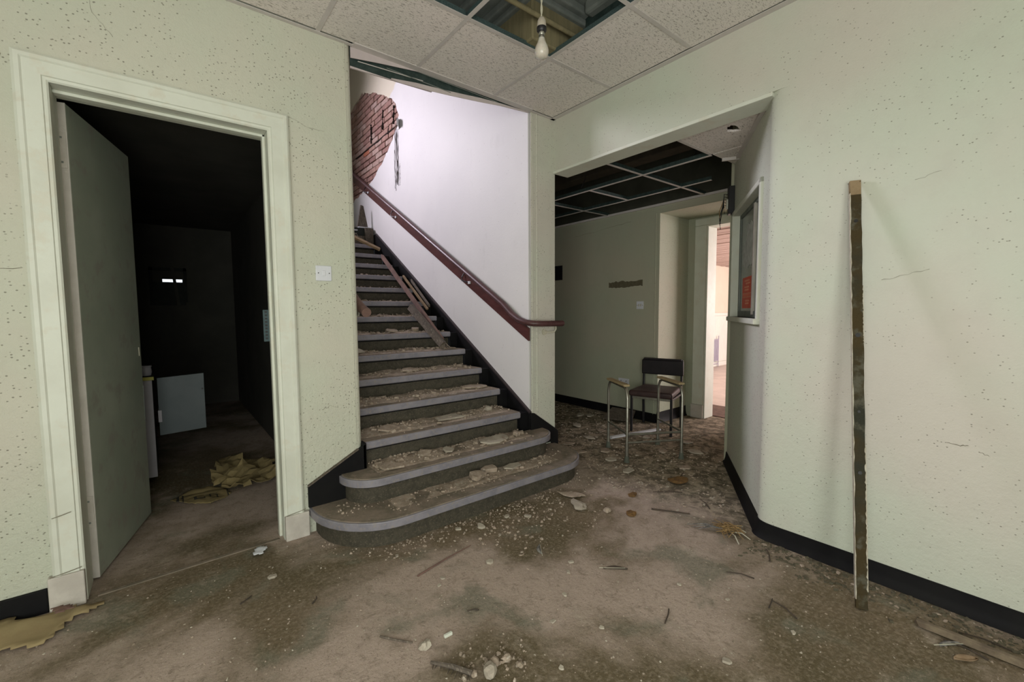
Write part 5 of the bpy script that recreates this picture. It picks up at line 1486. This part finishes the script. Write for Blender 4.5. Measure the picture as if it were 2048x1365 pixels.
# torn cardboard at the door plinth
o = crumple([(-1.05, 2.66), (-0.62, 2.655), (-0.50, 2.63), (-0.455, 2.615), (-0.40, 2.64), (-0.34, 2.60), (-0.27, 2.605), (-0.31, 2.555), (-0.37, 2.52), (-0.41, 2.43), (-0.44, 2.40), (-0.55, 2.45), (-0.80, 2.50), (-1.0, 2.55)], 0.003, 0.022, 4, 34).build('cardboard_sheet', MT['card'], smooth=True); solid(o, 0.003)
tag(o, 'torn sheet of tan cardboard beside the door plinth block', 'cardboard')
o = crumple([(-0.44, 2.615), (-0.38, 2.60), (-0.36, 2.56), (-0.42, 2.55)], 0.034, 0.012, 6, 8).build('cardboard_scrap', MT['wood_red'], smooth=True); solid(o, 0.002)
tag(o, 'small reddish scrap lying on the torn cardboard sheet', 'cardboard')

# ================================================================== leaning batten and floor strip
lb = tag(thing('leaning_batten', loc=(2.285, 0.47, 0)), 'tall weathered batten with flaking white edges leaning on the side wall', 'timber')
A = Vector((2.285, 0.470, 0.004)); B = Vector((2.568, 0.632, 1.885))
dd = (B - A).normalized(); side = Vector((-0.45, 0.89, 0)); side = (side - dd * side.dot(dd)).normalized(); nn = side.cross(dd).normalized()
if nn.x > 0: nn = -nn
m = MB(); n = 46; vs = []; fs = []
for i in range(n + 1):
    p = A + (B - A) * (i / n)
    for a, b in ((-1, -1), (1, -1), (1, 1), (-1, 1)):
        vs.append(p + side * (a * 0.021 + random.uniform(-.0014, .0014)) + nn * (b * 0.010 + random.uniform(-.0012, .0012)))
for i in range(n):
    q = i * 4
    for j in range(4): fs.append((q + j, q + (j + 1) % 4, q + 4 + (j + 1) % 4, q + 4 + j))
fs += [(0, 1, 2, 3), (n * 4, n * 4 + 3, n * 4 + 2, n * 4 + 1)]
m.add(vs, fs); m.build('core', MT['timber_grey'], lb)
for sgn, t0, t1, wd in ((1, 0.02, 0.97, 0.0035), (-1, 0.04, 0.36, 0.005), (-1, 0.60, 0.74, 0.003)):
    m = MB(); vs = []; fs = []; n = 60
    for i in range(n + 1):
        t = t0 + (t1 - t0) * i / n; p = A + (B - A) * t; ww = wd * random.uniform(0.25, 1.3)
        o1 = side * sgn * 0.0225
        vs += [p + o1 + nn * 0.013, p + o1 - side * sgn * ww + nn * 0.013, p + o1 - side * sgn * ww - nn * 0.008, p + o1 - nn * 0.008]
    for i in range(n):
        q = i * 4
        for j in range(4): fs.append((q + j, q + (j + 1) % 4, q + 4 + (j + 1) % 4, q + 4 + j))
    fs += [(0, 1, 2, 3), (n * 4, n * 4 + 3, n * 4 + 2, n * 4 + 1)]
    m.add(vs, fs); tag(m.build('flaking_paint', MT['chippaint'], lb), 'flaking white paint edge')
m = MB(); m.bar(B - dd * 0.065, B + dd * 0.005, 0.043, 0.022, nn); tag(m.build('broken_tip', MT['wood_tan'], lb, bevel=0.002), 'fresh tan wood at the broken end')
for t, s in ((0.90, 0.008), (0.62, 0.010), (0.30, 0.008), (0.44, 0.006)):
    p = A + (B - A) * t; m = MB(); m.tube([p + nn * 0.009, p + nn * 0.0118], s, 8); m.build('nail_hole', MT['cable'], lb)
fsx = plank('wooden_strip', (2.335, 0.295, 0.018), (2.36, -0.35, 0.018), 0.024, 0.026, MT['strip'], 'narrow tan wooden strip lying on the floor along the side wall', 'timber')

# ================================================================== corridor furniture
ch_ = tag(thing('chair', loc=(4.105, 2.665, 0), rotz=math.radians(17.5)), 'low chair with dark vinyl seat and backrest on black legs', 'chair')
for y in (-0.205, 0.205):
    m = MB(); m.bar((-0.20, y, 0), (-0.20, y, 0.40), 0.024, 0.024); m.build('leg', MT['frame_dark'], ch_, bevel=0.003, local=True)
    m = MB(); m.bar((0.225, y, 0), (0.205, y, 0.42), 0.024, 0.024); m.bar((0.205, y, 0.42), (0.235, y, 0.745), 0.022, 0.022); m.build('leg', MT['frame_dark'], ch_, bevel=0.003, local=True)
    m = MB(); m.bar((-0.20, y, 0.375), (0.205, y, 0.375), 0.022, 0.022); m.build('seat_rail', MT['frame_dark'], ch_, bevel=0.003, local=True)
for x in (-0.20, 0.205):
    m = MB(); m.bar((x, -0.205, 0.372), (x, 0.205, 0.372), 0.022, 0.026); m.build('seat_rail', MT['frame_dark'] if x > 0 else MT['chrome'], ch_, bevel=0.003, local=True)
m = MB(); m.prism([(-0.255, -0.225), (0.215, -0.20), (0.215, 0.20), (-0.255, 0.225)], 0.388, 0.452); m.build('seat', MT['vinyl'], ch_, bevel=0.022, seg=4, smooth=True, local=True)
m = MB(); m.box(0.195, 0.235, -0.225, 0.225, 0.570, 0.735); m.build('backrest', MT['vinyl_dark'], ch_, bevel=0.012, seg=3, smooth=True, local=True)
m = MB(); m.box(0.205, 0.232, -0.205, 0.205, 0.733, 0.752); m.build('back_top', MT['vinyl_dark'], ch_, bevel=0.004, local=True)

rot = math.atan2(-0.492, 0.871)
wf = tag(thing('toilet_frame', loc=(3.234, 2.112, 0), rotz=rot), 'free standing tubular metal support frame with wooden arm pads', 'support frame')
hw = 0.25; ZA = 0.645
for sx in (-1, 1):
    x = sx * hw
    P = [(x, 0, 0.05), (x, 0, ZA - 0.10), (x, 0.010, ZA - 0.055), (x, 0.032, ZA - 0.022), (x, 0.075, ZA - 0.012), (x, 0.345, ZA - 0.008), (x, 0.388, ZA - 0.022), (x, 0.410, ZA - 0.055), (x, 0.42, ZA - 0.10), (x, 0.42, 0.05)]
    m = MB(); m.tube(P, 0.0115, 12, up=(1, 0, 0)); m.build('side_hoop', MT['chrome'], wf, smooth=True, local=True)
    m = MB(); m.box(x - 0.028, x + 0.028, 0.010, 0.41, ZA, ZA + 0.020); m.build('arm_pad', MT['armpad'], wf, bevel=0.008, seg=3, local=True)
    m = MB(); m.tube([(x, 0.41, 0.245), (x, 0.20, 0.243), (x, 0.01, 0.240)], 0.009, 10); m.build('side_rail', MT['chrome'], wf, smooth=True, local=True)
    for y in (0, 0.42):
        m = MB(); m.tube([(x, y, 0.03), (x, y, 0.165)], 0.0142, 12); m.build('leg_extension', MT['chrome'], wf, smooth=True, local=True)
        m = MB(); m.lathe((x, y, 0), [(0.0235, 0), (0.0235, 0.006), (0.0215, 0.012), (0.017, 0.045), (0.0165, 0.055)], 14); m.build('rubber_foot', MT['rubber'], wf, smooth=True, local=True)
m = MB(); m.tube([(-hw + 0.008, 0, 0.238), (0, 0, 0.238), (hw - 0.008, 0, 0.238)], 0.0105, 10); m.build('cross_rail', MT['chrome'], wf, smooth=True, local=True)
m = MB(); m.tube([(-hw + 0.008, 0, 0.168), (hw - 0.008, 0, 0.168)], 0.0085, 10); m.build('cross_rail', MT['chrome'], wf, smooth=True, local=True)

plank('white_batten', (3.45, 2.76, 0.012), (4.08, 2.62, 0.014), 0.05, 0.018, MT['white'], 'flat white batten on the floor under the support frame', 'batten')
m = MB(); m.prism([(-0.17, 0), (0.17, 0), (0.15, 0.22), (-0.14, 0.24)], -0.006, 0.006)
o = m.build('brown_board', MT['wood_old'], bevel=0.002); o.location = (4.02, 3.12, 0.03); o.rotation_euler = (0.38, 0.0, -1.25); tag(o, 'brown board tilted on the floor behind the support frame', 'board')
for i, (x, y, a, lb_) in enumerate(((3.93, 3.62, 0.2, 'pale broken tile lying near the dark corridor skirting'), (4.0, 3.52, 0.35, 'second pale broken tile beside the first near the corridor skirting'), (3.55, 3.30, 0.9, 'flat pale piece of ceiling tile alone on the corridor floor'))):
    o = slab_mesh(0.16, 0.09, 0.014, 60 + i).build('tile_fragment', MT['plaster_pale'], bevel=0.002, seg=1); o.location = (x, y, 0.004); o.rotation_euler = (0.04, 0.03, a); tag(o, lb_, 'tile fragment')
for i, (x, y, s) in enumerate(((2.95, 2.35, 0.14), (3.1, 2.55, 0.16), (3.3, 2.9, 0.15), (3.0, 2.9, 0.13), (2.85, 2.1, 0.12), (3.5, 2.2, 0.13), (3.7, 2.0, 0.15), (3.25, 1.85, 0.12), (3.75, 2.55, 0.12), (3.6, 3.0, 0.14), (3.9, 2.2, 0.13), (2.9, 2.65, 0.11))):
    o = slab_mesh(s, s * 0.65, 0.010, 80 + i).build('ceiling_fragment', MT['plaster'] if i % 2 else MT['plaster_pale'], bevel=0.002, seg=1); o.location = (x, y, 0.004); o.rotation_euler = (0.03, 0.04, i * 0.8)
    tag(o, 'broken flat plaster fragment in the corridor litter', 'fragment', 'plaster fragments in the corridor')

# ================================================================== lobby walls behind the camera, with the entrance and a window
m = MB()
m.box(-1.72, -1.25, -1.72, -1.62, 0, 3.45); m.box(0.15, XR + 0.14, -1.72, -1.62, 0, 3.45); m.box(-1.25, 0.15, -1.72, -1.62, 2.25, 3.45)
struct(m.build('wall_entrance', MT['wall_r']), 'wall around the glazed entrance', 'wall')
m = MB()
m.box(-1.72, -1.62, -1.72, -1.2, 0, 3.45); m.box(-1.72, -1.62, 0.1, YW + WT, 0, 3.45); m.box(-1.72, -1.62, -1.2, 0.1, 0, 0.55); m.box(-1.72, -1.62, -1.2, 0.1, 2.15, 3.45)
struct(m.build('wall_window', MT['wall_r']), 'lobby wall with a side window', 'wall')
d3 = struct(thing('door_3', loc=(-0.55, -1.67, 0)), 'glazed double entrance doors', 'door')
m = MB()
for x in (-1.25, -0.58, 0.09): m.box(x, x + 0.06, -1.69, -1.65, 0.0, 2.25)
m.box(-1.25, 0.15, -1.69, -1.65, 2.19, 2.25); m.box(-1.25, 0.15, -1.69, -1.65, 0, 0.16)
m.build('door_frame', MT['trim'], d3)
m = MB(); m.box(-1.20, 0.10, -1.673, -1.667, 0.16, 2.19); m.build('pane', MT['glass_clear'], d3)
w5 = struct(thing('window_5', loc=(-1.67, -0.55, 0.55)), 'side window of the lobby', 'window')
m = MB()
for y in (-1.2, -0.58, 0.04): m.box(-1.69, -1.65, y, y + 0.06, 0.55, 2.15)
m.box(-1.69, -1.65, -1.2, 0.1, 0.55, 0.61); m.box(-1.69, -1.65, -1.2, 0.1, 2.09, 2.15); m.build('window_frame', MT['trim'], w5)
m = MB(); m.box(-1.673, -1.667, -1.15, 0.05, 0.61, 2.09); m.build('pane', MT['glass_clear'], w5)
